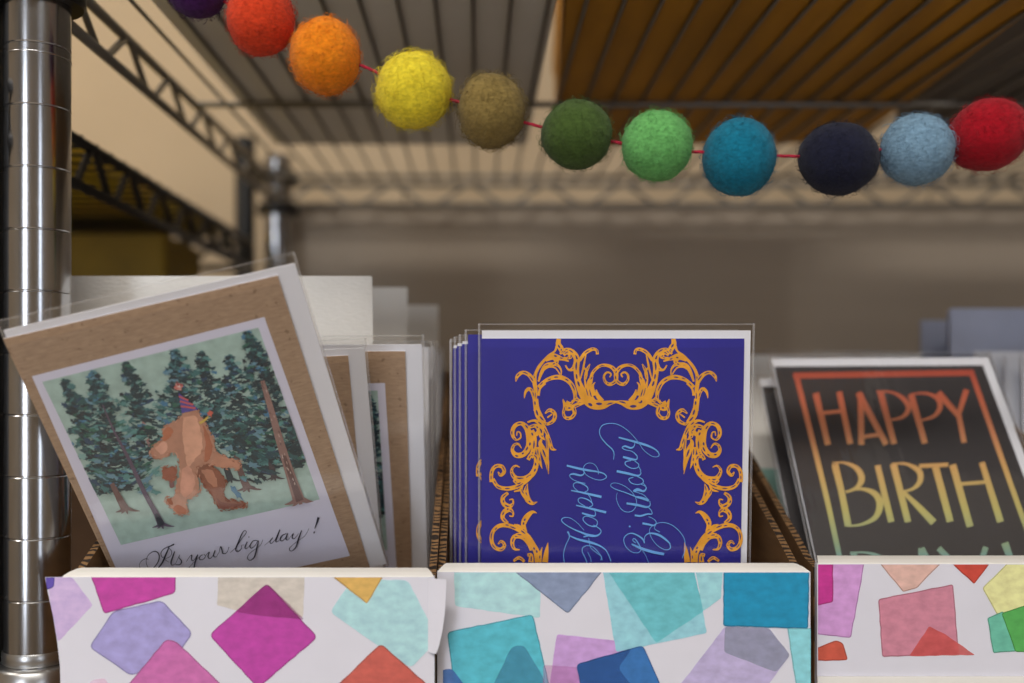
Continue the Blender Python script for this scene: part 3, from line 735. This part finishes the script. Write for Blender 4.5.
script_ = [
 (H, [(122, 660, 8), (115, 585, 8), (135, 510, 8), (165, 440, 10), (150, 395, 20)]), (H, [(165, 430, 10), (240, 462, 20), (340, 487, 24), (420, 515, 16), (480, 560, 10), (520, 650, 10)]),
 (H, [(290, 385, 5), (230, 320, 5), (170, 280, 6), (120, 277, 8), (98, 300, 9), (130, 335, 10), (200, 375, 12), (280, 408, 18), (340, 428, 26), (400, 430, 18), (434, 400, 10), (420, 370, 9), (370, 340, 9)]), (H, [(285, 440, 16), (325, 432, 12)]),
 (H, [(445, 640, 9), (425, 590, 8), (370, 530, 7), (320, 515, 8), (280, 532, 9), (275, 570, 9), (300, 620, 9), (315, 660, 8)]), (H, [(330, 450, 6), (345, 530, 7), (400, 580, 7), (440, 610, 8), (430, 640, 8)]), (H, [(320, 570, 7), (345, 620, 7), (350, 655, 7)]),
 (H, [(402, 335, 9), (400, 305, 8), (365, 280, 7), (310, 265, 8), (282, 280, 9), (290, 310, 9), (330, 342, 10), (380, 352, 14), (402, 335, 9)]), (H, [(272, 238, 16), (330, 255, 20), (378, 262, 14), (387, 240, 8), (380, 215, 7)]),
 (H, [(222, 172, 12), (300, 188, 18), (380, 208, 22), (478, 232, 24)]), (H, [(300, 180, 7), (250, 150, 8), (240, 122, 9), (262, 108, 10), (310, 118, 12), (352, 145, 12), (362, 172, 9), (335, 185, 8)]),
 (H, [(180, 45, 12), (260, 60, 18), (340, 78, 22), (438, 100, 24)]), (H, [(240, 52, 7), (205, 20, 8), (200, -8, 9), (225, -22, 10), (275, -12, 12), (318, 18, 10), (320, 45, 8), (295, 58, 8)]), (H, [(320, 75, 7), (345, 110, 7), (355, 145, 7)]),
 (G, [(142, 430, 18), (230, 452, 22), (320, 470, 22), (400, 482, 16), (460, 500, 11), (480, 530, 9), (440, 552, 7), (380, 546, 6), (310, 510, 6), (285, 460, 6), (297, 425, 6), (335, 408, 6), (380, 422, 6), (408, 465, 7), (412, 505, 7)]),
 (G, [(278, 465, 8), (290, 495, 10), (262, 514, 18), (200, 502, 20), (168, 512, 9), (182, 540, 7), (230, 565, 7), (300, 582, 7)]),
 (H, [(805, 495, 12), (790, 460, 16), (740, 425, 14), (690, 410, 11), (645, 430, 9), (628, 470, 8), (650, 530, 7), (700, 570, 6), (750, 575, 7), (775, 545, 9), (745, 485, 12), (718, 455, 9), (705, 470, 8), (730, 492, 9)]),
 (H, [(695, 502, 14), (780, 540, 26), (870, 568, 28), (972, 588, 26)]), (H, [(790, 560, 5), (815, 600, 5), (840, 660, 5)]), (H, [(805, 470, 6), (810, 435, 8), (850, 410, 14), (920, 422, 22), (975, 455, 20), (1020, 495, 12)]),
 ((0, 0, 1), [(669.5, 543, 1.3), (670, 548, 1), (665, 549.5, .8), (657, 545, .7), (651, 537, .7), (649.5, 529, .7), (655, 524, .8), (663, 522.3, .8), (672, 525, .8), (680, 532, .8), (684.5, 540, .8), (684.5, 550, .8), (682, 558, .8)]),
 (H, [(788, 325, 20), (840, 335, 20), (885, 342, 14), (905, 320, 8), (885, 290, 7), (840, 268, 7)]), (H, [(672, 352, 16), (686, 352, 16)]), (H, [(722, 256, 18), (770, 262, 18), (830, 246, 16), (868, 245, 10), (862, 215, 8), (840, 192, 8)]), (H, [(905, 330, 6), (890, 370, 6), (935, 400, 8)]),
 (H, [(652, 155, 20), (740, 168, 24), (820, 186, 20), (852, 172, 10), (850, 135, 7)]), (H, [(735, 100, 18), (790, 112, 26), (842, 132, 22)]),
 (H, [(735, 100, 12), (640, 62, 9), (560, 35, 8), (518, 8, 7), (527, -14, 6), (565, -18, 6), (630, 5, 6), (690, 50, 6), (730, 110, 6), (735, 170, 6), (700, 220, 7), (640, 226, 7), (592, 185, 6), (565, 110, 5), (575, 62, 4)]),
 (H, [(842, 130, 8), (800, 85, 7), (745, 62, 7), (712, 50, 12), (745, 34, 20), (790, 48, 16), (815, 35, 9), (812, 10, 7), (775, -8, 7)]),
 (G, [(568, 478, 22), (660, 497, 24), (745, 516, 18), (774, 498, 9), (768, 475, 8)]), (G, [(710, 530, 9), (672, 545, 10), (695, 580, 9), (750, 592, 9), (793, 575, 9), (785, 545, 9), (735, 518, 8)]), (G, [(795, 580, 7), (820, 620, 8), (800, 650, 14), (750, 640, 20), (712, 650, 14)]),
 (G, [(622, 356, 20), (690, 375, 24), (735, 378, 14), (742, 350, 8), (715, 318, 7)]), (G, [(690, 388, 8), (645, 398, 10), (645, 425, 9), (695, 453, 9), (745, 448, 9), (755, 420, 9), (722, 392, 8)]), (G, [(757, 440, 7), (775, 475, 8)]),
 (G, [(742, 350, 7), (700, 310, 7), (640, 295, 8), (615, 278, 10), (640, 265, 18), (690, 280, 18), (718, 260, 9), (722, 225, 7)]),
 (G, [(585, 190, 14), (660, 210, 18), (740, 232, 22), (830, 260, 22), (900, 295, 14), (930, 335, 9), (910, 356, 7), (860, 346, 6), (800, 300, 6), (765, 250, 6), (720, 190, 6), (660, 130, 6), (590, 85, 7), (520, 70, 7), (450, 85, 8), (422, 130, 8), (432, 185, 9), (480, 245, 12), (530, 292, 12), (545, 330, 9), (540, 378, 6)]),
]
for T, p in script_: art.stroke(T, p, sky, wk=.84)
art.mb.build('printed_artwork', blue)
for i, (px, top, dy) in enumerate(((469.5, 333, .005), (463.5, 339, .009), (458.5, 341, .013), (454.5, 343, .017), (454.0, 345, .021))):
    c = copy_tree(blue); Y = .412 + dy
    c['label'] = 'blue birthday card %s in the fanned stack' % ('just behind the foremost', 'third from the front', 'fourth from the front', 'fifth from the front', 'rearmost')[i]
    dx = (px - 478) * Y / 1000 - (483 - 478) * .412 / 1000
    for ch in c.children:
        if ch.name.startswith('clear_sleeve'): ch.scale = (1, .972 if i == 0 else .985, 1)
        if ch.name.startswith('envelope'): ch.scale = (1, .968 if i == 0 else .985, 1)
    if i == 0: top -= 3.5
    c.matrix_world = Matrix.Translation((dx, dy, (378 - top - 5) * Y / 1000 - (378 - 338.5) * .412 / 1000)) @ mw_bl

# ---- forest cards
u_ = (.97373159, .01374153, .22728386); v_ = (-.1953431, -.46246455, .86485121)
mw_k = frame((-.1305 * .95, .3871 * .95, .0275 * .95), u_, v_, .140)
mw_k = Matrix.Translation((0, 0, 0)) @ mw_k
forest = card('greeting_card', 'tilted kraft card with forest creature in party hat, foremost', mw_k, .1031, .140, M['kraft'], 'kraft forest cards', env=(.0072, .0028, -.001), sl_top=.0045, sl_side=.0012)
cvk = conv_for(mw_k, .0006)
art = Art(cvk, ZA)
PB, PC = (131, 603), (346, 540)
pic = [(42.3, 382), (258.4, 327.6), (319.7, 499.4), (121, 545)]
art.poly([(31.8, 376.3), (264.3, 317), (337.5, 522), (350, 556), (131, 603)], M['cardwhite'])
art.z += 2e-5
art.poly(pic, wash_mat((166, 192, 184), 1))
Z = (20, 300, 2.847)
def zp(x, y): return (20 + x / 2.847, 300 + y / 2.847)
pal = [ink(c) for c in ((30, 56, 66), (38, 74, 84), (48, 94, 98), (68, 120, 122), (92, 146, 144), (44, 74, 104), (74, 128, 162), (54, 108, 92), (32, 46, 58), (132, 172, 168), (106, 148, 166))]
wts = {'d': [7, 7, 6, 4, 2, 2, 1, 4, 5, 1.2, .8], 'm': [2, 4, 7, 8, 6, 1, 1.5, 3, 1.5, 3, 2.5], 'b': [1, 3, 4, 6, 4, 2, 4, 1, 1, 2, 4]}
fr = random.Random(21)
def dab(cx, cy, L, wd, ang, m):
    n = fr.randint(9, 14); pts = []
    for k in range(n):
        th = 2 * math.pi * k / n; rr = fr.uniform(.5, .85) if k % 2 else fr.uniform(.95, 1.45)
        x = math.cos(th) * L * rr / 2; y = math.sin(th) * wd * rr / 2
        pts.append((cx + x * math.cos(ang) - y * math.sin(ang), cy + x * math.sin(ang) + y * math.cos(ang)))
    art.poly(pts, m, pic)
def crown(apex, base, hw, n, kind, bluetop=False, t1=1.0):
    ax, ay = zp(*apex); bx, by = zp(*base); hw *= 1.2 / 2.847
    dx, dy = bx - ax, by - ay; l = math.hypot(dx, dy); dx /= l; dy /= l
    tiers = max(4, int(l / 9))
    for i in range(n):
        t = (i + .5) / n * t1
        tier = (t * tiers) % 1
        wloc = hw * (t ** .75) * (.55 + .55 * tier) + 1.2
        s = fr.triangular(-1, 1, 0) * wloc * 1.05
        sag = abs(s) * .28
        x = ax + dx * l * t + dy * -s + dx * sag * .4; y = ay + dy * l * t + dx * s + sag * .3
        if ((x - ax) * dx + (y - ay) * dy) / l > 1.1: continue
        kk = 'b' if (bluetop and t < .3) or fr.random() < .06 else kind
        m = fr.choices(pal, wts[kk])[0]
        a = math.atan2(.45 * abs(s) / hw + .05, 1) * (1 if s > 0 else -1) + fr.uniform(-.45, .45)
        core = 1 - min(1, abs(s) / wloc)
        if core > .6 and fr.random() < .6: m = pal[fr.choice((0, 8, 0, 1))]
        dab(x, y, fr.uniform(5, 17) * (.55 + t * .6), fr.uniform(2.6, 6.0), a, m)
def trunk(pts, c1, roots=True, quad=pic):
    art.stroke(Z, pts, ink(c1), k=5, quad=quad)
    x, y, w = pts[-1]
    if roots:
        for dx, dy in ((-1.1, .25), (1.5, .1), (.2, .45), (-.5, .4)):
            art.stroke(Z, [(x, y - w * .3, w * .5), (x + dx * w * .6, y + dy * w * .4, w * .28), (x + dx * w * 1.1, y + dy * w, w * .08)], ink(c1), k=3, quad=quad)
trunk([(345, 320, 8), (365, 400, 12), (392, 450, 16)], (168, 130, 128), False)
crown((515, 150), (580, 430), 105, 210, 'd'); crown((595, 160), (650, 440), 110, 190, 'm', True)
crown((300, 180), (385, 440), 90, 200, 'd'); crown((125, 228), (265, 540), 105, 270, 'd'); crown((650, 380), (720, 480), 100, 110, 'd')
trunk([(575, 440, 14), (600, 512, 20)], (48, 60, 70))
trunk([(615, 440, 14), (632, 500, 18), (648, 536, 24)], (112, 84, 84)); trunk([(706, 430, 12), (724, 506, 18)], (74, 66, 74))
crown((440, 143), (480, 400), 120, 230, 'm', True); crown((545, 300), (690, 470), 90, 140, 'm')
crown((205, 203), (300, 520), 130, 300, 'm', True); crown((290, 400), (290, 540), 120, 120, 'b')
crown((645, 88), (770, 470), 100, 300, 'd'); crown((770, 330), (800, 470), 60, 60, 'd')
for _ in range(70):   # paler gaps between the branches
    x, y = fr.uniform(110, 800), fr.uniform(230, 470); q = zp(x, y - (x - 400) * .26 * .3)
    dab(q[0], q[1], fr.uniform(3, 8), fr.uniform(.8, 1.8), fr.uniform(-.8, .5), ink((168, 194, 184)))
trunk([(262, 520, 12), (282, 560, 18), (302, 596, 24)], (112, 84, 82))
trunk([(236, 296, 4), (268, 370, 6), (310, 450, 10), (352, 540, 13), (385, 600, 15), (404, 640, 22)], (96, 82, 104))
trunk([(690, 228, 12), (712, 300, 17), (740, 400, 22), (765, 480, 25), (795, 572, 34)], (150, 118, 112))
art.stroke(Z, [(752, 440, 10), (772, 500, 15), (797, 570, 22)], ink((104, 74, 72)), k=4, quad=pic)
art.stroke(Z, [(388, 606, 9), (404, 640, 20)], ink((44, 50, 62)), k=4, quad=pic)
for _ in range(22):
    t = fr.random(); x = 690 + 98 * t + fr.uniform(-6, 6); y = 230 + 330 * t; q = zp(x, y); dab(q[0], q[1], 3.2, 1, 1.3, ink(fr.choice(((196, 170, 158), (92, 66, 66), (206, 190, 180)))))
# the shaggy walking figure
def blob(pts, rgb, jag=1.0, alpha=1):
    q = smooth_path([zp(*p) for p in pts] + [zp(*pts[0])], 5); out = []
    for i, p in enumerate(q[:-1]): out.append((p[0] + fr.uniform(-jag, jag), p[1] + fr.uniform(-jag, jag)))
    art.poly(out, wash_mat(rgb, alpha))
leg = [(503, 470), (530, 465), (556, 476), (580, 500), (586, 520), (580, 545), (592, 565), (618, 570), (642, 576), (636, 589), (600, 592), (566, 592), (555, 568), (540, 545), (524, 528), (508, 498)]
arm_r = [(520, 430), (560, 432), (596, 447), (628, 462), (622, 479), (600, 476), (575, 474), (540, 464)]
hand = [(404, 478), (422, 473), (442, 476), (446, 498), (432, 514), (412, 506)]
body = [(464, 320), (484, 314), (505, 314), (520, 335), (534, 362), (548, 392), (556, 420), (560, 436), (545, 462), (520, 470), (506, 484), (508, 505), (512, 535), (500, 556), (482, 564), (474, 578), (482, 602), (466, 609), (446, 606), (434, 590), (416, 574), (420, 562), (440, 556), (444, 530), (452, 500), (456, 470), (446, 440), (434, 432), (412, 446), (384, 446), (372, 430), (382, 412), (404, 396), (414, 382), (404, 368), (420, 352), (446, 344)]
blob(leg, (142, 84, 62)); blob([(515, 482), (545, 482), (560, 505), (560, 530), (540, 520)], (186, 128, 102), .6); blob([(560, 560), (580, 575), (630, 580), (600, 590), (570, 588)], (120, 62, 46), .4)
blob(arm_r, (196, 140, 114)); blob(hand, (158, 92, 70)); blob([(424, 512), (436, 512), (440, 528), (428, 532)], (130, 90, 90), .3)
blob(body, (190, 138, 114))
def fur(pts, tones, n):
    q = smooth_path([zp(*p) for p in pts] + [zp(*pts[0])], 5)
    for _ in range(n):
        k = fr.randrange(1, len(q) - 1); a_ = math.atan2(q[k + 1][1] - q[k - 1][1], q[k + 1][0] - q[k - 1][0])
        dab(q[k][0] + fr.uniform(-1.6, 1.6), q[k][1] + fr.uniform(-1.6, 1.6), fr.uniform(2, 4.5), fr.uniform(.7, 1.5), a_ + fr.uniform(-.5, .5), ink(fr.choice(tones)))
FT = ((190, 138, 114), (206, 158, 136), (172, 116, 92), (184, 130, 106))
fur(body, FT, 170); fur(arm_r, FT, 50); fur(leg, ((142, 88, 66), (120, 68, 50), (166, 108, 84)), 80); fur(hand, ((150, 90, 70), (170, 108, 84)), 24)
blob([(465, 330), (500, 330), (515, 370), (520, 420), (500, 450), (480, 470), (470, 430), (462, 380)], (212, 160, 134), .7)
blob([(462, 480), (480, 470), (498, 500), (494, 540), (470, 560), (458, 540)], (206, 152, 130), .7)
blob([(520, 350), (536, 375), (548, 415), (540, 450), (524, 456), (528, 410)], (170, 108, 82), .6); blob([(408, 372), (424, 358), (436, 372), (424, 392), (408, 398)], (176, 112, 84), .5)
blob([(384, 418), (412, 400), (420, 420), (404, 438)], (208, 156, 134), .5); blob([(436, 590), (450, 580), (474, 596), (470, 606), (450, 604)], (178, 118, 94), .4); blob([(418, 566), (430, 562), (436, 580), (426, 578)], (160, 100, 76), .3)
art.poly([zp(452, 262), zp(509, 309), zp(461, 320)], ink((92, 84, 150)))
for a, b_ in (((453, 272), (480, 284)), ((456, 286), (494, 296)), ((458, 300), (500, 306))): art.stroke(Z, [(a[0], a[1], 5), (b_[0], b_[1], 6)], ink((190, 96, 96)))
q = zp(452, 244); dab(*q, 8, 8, 0, ink((196, 140, 132)))
for _ in range(12): dab(q[0] + fr.uniform(-4, 4), q[1] + fr.uniform(-4.5, 4.5), 2.6, 1.6, fr.uniform(0, 3), ink(fr.choice(((186, 84, 76), (214, 196, 190), (150, 70, 70)))))
art.stroke(Z, [(512, 349, 8), (526, 340, 7), (536, 330, 5)], ink((206, 176, 92))); q = zp(541, 321); dab(*q, 6, 6, 0, ink((200, 104, 88)))
K = (130, 510, 9.752); L_ = (225, 505, 9.752); inkc = ink((46, 46, 60))
hand_ = [
 (K, [(104, 560, 3), (94, 525, 3), (118, 485, 4), (160, 466, 5), (182, 474, 3)]), (K, [(180, 556, 4), (160, 500, 4), (175, 440, 4), (220, 400, 6), (265, 400, 8), (288, 440, 9), (275, 500, 8), (232, 556, 6)]),
 (K, [(432, 325, 12), (385, 350, 7), (372, 380, 9), (350, 430, 13), (320, 500, 13), (278, 556, 8)]), (K, [(385, 345, 7), (330, 372, 6), (304, 412, 6), (318, 452, 5), (345, 440, 4)]), (K, [(385, 365, 4), (408, 395, 5), (398, 440, 4), (345, 472, 3), (385, 500, 3)]),
 (K, [(438, 395, 8), (418, 450, 11), (402, 505, 10), (416, 530, 5), (448, 512, 3)]), (K, [(448, 512, 3), (486, 430, 4), (480, 455, 6), (505, 490, 9), (490, 522, 7), (446, 524, 6)]),
 (K, [(550, 495, 3), (585, 445, 4), (606, 432, 8), (600, 470, 8), (622, 484, 5), (660, 428, 4)]), (K, [(664, 425, 8), (640, 490, 11), (625, 556, 8)]), (K, [(575, 556, 4), (625, 500, 3), (680, 450, 3)]),
 (K, [(712, 425, 4), (684, 445, 7), (684, 474, 7), (715, 472, 5), (738, 442, 5), (722, 422, 4)]), (K, [(738, 438, 3), (775, 400, 6), (762, 445, 9), (785, 464, 5), (825, 415, 4)]), (K, [(832, 384, 8), (816, 436, 9), (840, 448, 4), (872, 400, 3)]),
 (K, [(872, 402, 3), (885, 348, 7), (900, 385, 9), (905, 412, 9), (930, 414, 5), (952, 395, 4), (966, 350, 4)]), (L_, [(0, 470, 3), (25, 445, 4), (40, 400, 5)]),
 (L_, [(52, 455, 3), (110, 402, 4), (165, 320, 5), (208, 262, 5), (195, 240, 5), (168, 268, 7), (130, 360, 11), (105, 425, 10), (128, 445, 7), (162, 415, 5), (162, 385, 4), (192, 380, 3)]),
 (L_, [(218, 350, 9), (196, 405, 9), (214, 416, 4), (250, 372, 3)]), (L_, [(230, 302, 8), (238, 304, 8)]), (L_, [(318, 338, 5), (275, 342, 7), (245, 388, 9), (258, 412, 7), (292, 388, 4), (326, 338, 6), (310, 420, 11), (286, 500, 9), (246, 530, 6), (220, 508, 6), (236, 470, 4), (290, 425, 3), (345, 385, 3), (370, 330, 3)]),
 (L_, [(385, 385, 3), (428, 350, 3), (468, 308, 5), (440, 345, 8), (452, 366, 6), (490, 328, 4), (536, 230, 7), (505, 312, 11), (496, 348, 7), (520, 344, 3), (560, 300, 3)]), (L_, [(602, 268, 4), (560, 288, 8), (538, 322, 8), (558, 342, 6), (592, 308, 4), (612, 266, 6), (596, 318, 10), (612, 332, 4), (648, 290, 3)]),
 (L_, [(648, 290, 3), (668, 270, 7), (655, 305, 9), (675, 320, 5), (718, 270, 3)]), (L_, [(748, 238, 7), (715, 330, 12), (692, 402, 9), (650, 440, 5), (628, 422, 5), (650, 390, 4), (720, 335, 3), (780, 290, 3), (820, 220, 3)]),
 (L_, [(912, 112, 18), (896, 165, 12), (875, 222, 5)]), (L_, [(864, 256, 15), (876, 260, 15)]),
]
quadw = [(31.8, 376.3), (264.3, 317), (344, 540), (131, 603)]
for T, p in hand_: art.stroke(T, p, inkc, k=5, wk=1.25)
art.mb.build('printed_picture', forest)

def card_copy(src, label, top, roll, lean, h=.140):
    c = copy_tree(src); c['label'] = label
    u = Vector((math.cos(R(roll)), 0, math.sin(R(roll)))); v0 = Vector((0, -math.sin(R(lean)), math.cos(R(lean))))
    c.matrix_world = frame(top, u, v0 - u * v0.dot(u), h); return c
card_copy(forest, 'kraft forest card just behind the tilted foremost card', ((348 - 478) * .430 / 1000 - .0515, .4305, .0075), 2.5, 20)
card_copy(forest, 'kraft forest card third from the front, upright', ((405 - 478) * .437 / 1000 - .0515, .4375, .0115), .3, 20)
names = ['fourth', 'fifth', 'sixth', 'seventh', 'eighth', 'ninth', 'tenth', 'eleventh']
wc = None
for i in range(8):
    Y = (.470, .484, .499, .514, .562, .575, .588, .600)[i]
    xr = -.0248 + [0, .0015, -.001, .001, .002, 0, .0018, .0008][i]; zt = .0115 + [.0, .001, -.001, .0015, 0, .002, .0005, .001][i]
    mwi = frame((xr - .056, Y, zt), (1, 0, 0), (0, -.10 if i < 4 else -.05, 1), .1358)
    lb = 'white sleeved card, %s from the front behind the kraft cards' % names[i]
    if wc is None: wc = card('greeting_card', lb, mwi, .108, .1355, M['board_white'], 'white sleeved cards in the forest bin', env=(.0035, .003, .0005)); 
    else: c = copy_tree(wc); c['label'] = lb; c.matrix_world = mwi

# ---- dividers: tall heads on narrower feet
def divider(label, x0, x1, Y, ztop, m, lean=0, foot=(.0, .0), group='white dividers standing in the bins'):
    t = empty('card_divider', ((x0 + x1) / 2, Y, FLOOR), label, 'divider', group)
    h = ztop - FLOOR; w = (x1 - x0) / 2; b = MB(); r = .0007
    poly = [(-w + foot[0], 0), (w - foot[1], 0), (w - foot[1], h * .62), (w, h * .66), (w, h - r), (w - r, h), (-w + r, h), (-w, h - r), (-w, h * .66), (-w + foot[0], h * .62)]
    b.prism([(x, 0, z) for x, z in poly], (0, .0009, 0), m); b.build('divider_sheet', t)
    t.rotation_euler = (R(lean), 0, 0); return t
divider('rough white paper divider tallest and nearest behind kraft cards', -.1880, -.0487, .487, .0490, M['rough_paper'], 9, (.034, .0))
divider('smooth white divider second behind the kraft cards', -.1500, -.0385, .545, .0495, M['board_white'], 0, (.0, 0))
divider('smooth white divider third and rearmost behind the kraft cards', -.1400, -.0242, .610, .0445, M['board_white'], 0)
pale = mat('pale blue divider board', (176, 181, 202), .7, var=.03)
b4x = (.2935 + .003, .44 - .003)
divider('pale blue divider tallest in the far bin', .3010, .43, .640, .0435, pale)
divider('narrow pale blue divider at the edge of the far bin', .2985, .425, .632, .0440, pale)
divider('dim blue divider lower, at the back of the far bin', .2945, .40, .665, .0385, pale, group='blue dividers')
ec = None
for i, (x, y) in enumerate(((.2975, .600), (.3000, .588), (.3025, .575), (.3045, .560), (.3060, .545), (.3075, .530))):
    mwi = frame((x + .0555, y, .0165 - i * .0006), (1, 0, 0), (0, .04, 1), .139)
    lb = 'white envelope card in far bin, %s from its back' % ('first', 'second', 'third', 'fourth', 'fifth', 'sixth')[i]
    if ec is None: ec = card('envelope_card', lb, mwi, .108, .1365, M['paper'], 'white envelope cards in the far bin', env=(.001, .002, .001), sleeve=False)
    else: c = copy_tree(ec); c['label'] = lb; c.matrix_world = mwi

# ------------------------------------------------------------------ felt ball garland
GY = .390
balls = [('purple', 197, -13, 31, 31, (62, 20, 80)), ('red orange', 260.5, 19, 34.5, 37, (210, 62, 28)), ('orange', 325.5, 56.5, 36, 39, (230, 130, 18)), ('yellow', 413.5, 91, 39, 38.5, (228, 208, 50)),
         ('olive tan', 491.5, 111, 34.5, 38, (128, 108, 58)), ('dark green', 577, 135, 36, 35, (62, 84, 34)), ('light green', 657, 146, 36, 36, (98, 168, 92)), ('teal blue', 739, 157.5, 37, 39.5, (8, 106, 134)),
         ('navy', 839, 159, 40, 37.5, (20, 22, 42)), ('grey blue', 916.5, 150, 36, 36.5, (112, 144, 168)), ('crimson', 988, 135, 40, 36, (152, 4, 24))]
gar = empty('felt_ball_garland', W(578, 60, GY), 'garland of coloured felt balls on crimson thread below upper shelf', 'garland')
go = Vector(gar.location)
def felt(name, c):
    n = N('felt ' + name)
    rp, nz, mp = noise_col(n, lin(tuple(v * .86 for v in c)), lin(tuple(min(255, v * 1.07 + 5) for v in c)), (1, 1, 2.2), 520, 8, .3, .7)
    nz.inputs['Distortion'].default_value = .7
    n.link(rp.outputs[0], n.b.inputs['Base Color']); n.b.inputs['Roughness'].default_value = 1; n.b.inputs['Specular IOR Level'].default_value = .12
    n.b.inputs['Sheen Weight'].default_value = .08; n.b.inputs['Sheen Roughness'].default_value = .6
    n2 = n.add('ShaderNodeTexNoise'); n2.inputs['Scale'].default_value = 1100; n2.inputs['Detail'].default_value = 4; n2.inputs['Distortion'].default_value = 1
    tc = n.add('ShaderNodeTexCoord'); n.link(tc.outputs['Object'], n2.inputs['Vector']); bump(n, n2.outputs['Fac'], .8, .0005)
    return n.m
import mathutils
from mathutils import noise as mn
gr = random.Random(3)
for bi, (nm, px, py, rx, ry, c) in enumerate(balls):
    m = felt(nm, c); mb = MB(); cen = W(px, py, GY + gr.uniform(-.001, .001)); ax, az = rx * GY / 1000, ry * GY / 1000; ay = (ax + az) / 2
    nu, nv = 40, 26; sl = mb.slot(m); off = Vector((bi * 7.3, bi * 3.1, 0))
    tilt = Matrix.Rotation(R({8: 8, 10: -22}.get(bi, gr.uniform(-8, 8))), 3, 'Y')
    def sp(th, ph):
        d = Vector((math.sin(ph) * math.cos(th), math.sin(ph) * math.sin(th), math.cos(ph)))
        k = .975 + .035 * mn.noise(d * 1.6 + off) + .018 * mn.noise(d * 5 + off) + .008 * mn.noise(d * 14 + off)
        if bi == 8: k += .05 * max(0, -d.x) ** 6 - .02
        return tilt @ Vector((d.x * ax * k, d.y * ay * k, d.z * az * k))
    mb.v.append(cen + sp(0, 0)); 
    for j in range(1, nv):
        for i in range(nu): mb.v.append(cen + sp(2 * math.pi * i / nu, math.pi * j / nv))
    mb.v.append(cen + sp(0, math.pi)); last = len(mb.v) - 1
    for i in range(nu):
        i2 = (i + 1) % nu; mb.f.append((0, 1 + i, 1 + i2)); mb.mi.append(sl)
        for j in range(nv - 2): a = 1 + j * nu; mb.f.append((a + i, a + nu + i, a + nu + i2, a + i2)); mb.mi.append(sl)
        a = 1 + (nv - 2) * nu; mb.f.append((a + i, last, a + i2)); mb.mi.append(sl)
    o = mb.build('felt_ball', gar, True, go); o['label'] = nm + ' felt ball'
    # fuzz: loose wool fibres
    fb = MB()
    for k in range(900 if bi in (2, 3, 4) else 600):
        th, ph = gr.uniform(0, 2 * math.pi), math.acos(gr.uniform(-1, 1)); p = sp(th, ph); d = p.normalized()
        tg = d.cross(Vector((gr.uniform(-1, 1), gr.uniform(-1, 1), gr.uniform(-1, 1)))).normalized(); t2 = d.cross(tg)
        Lh = gr.uniform(.0010, .0040) * (1.25 if bi in (3, 4) else 1); ht = gr.uniform(.1, .55) * Lh; cu = gr.uniform(-.5, .5)
        pts = [cen + p * .995 + tg * (Lh * q) + t2 * (cu * Lh * q * q) + d * (ht * math.sin(math.pi * q * gr.uniform(.5, 1))) for q in (0, .35, .7, 1)]
        fb.tube(pts, [.00008, .00007, .00006, .00003], m, n=3, cap=False)
    f = fb.build('wool_fuzz', o, True, go); f['kind'] = 'stuff'
tb = MB()
path = [(140, -44), (197, -12), (260, 19), (326, 56), (350, 62), (372, 70), (413, 91), (452, 100), (491, 112), (530, 124), (577, 135), (620, 143), (657, 150), (700, 152), (739, 154), (785, 156), (839, 156), (880, 150), (916, 150), (953, 141), (988, 136), (1030, 126), (1090, 108)]
base = smooth_path([tuple(W(x, y, GY)) for x, y in path], 10)
for s in (0, 1, 2):
    pts = [Vector(p) + Vector((0, math.cos(i * .9 + s * 2.09), math.sin(i * .9 + s * 2.09))) * .00034 for i, p in enumerate(base)]
    tb.tube(pts, .00036, M['felt_thread'], n=5)
tb.build('thread', gar, True, go)
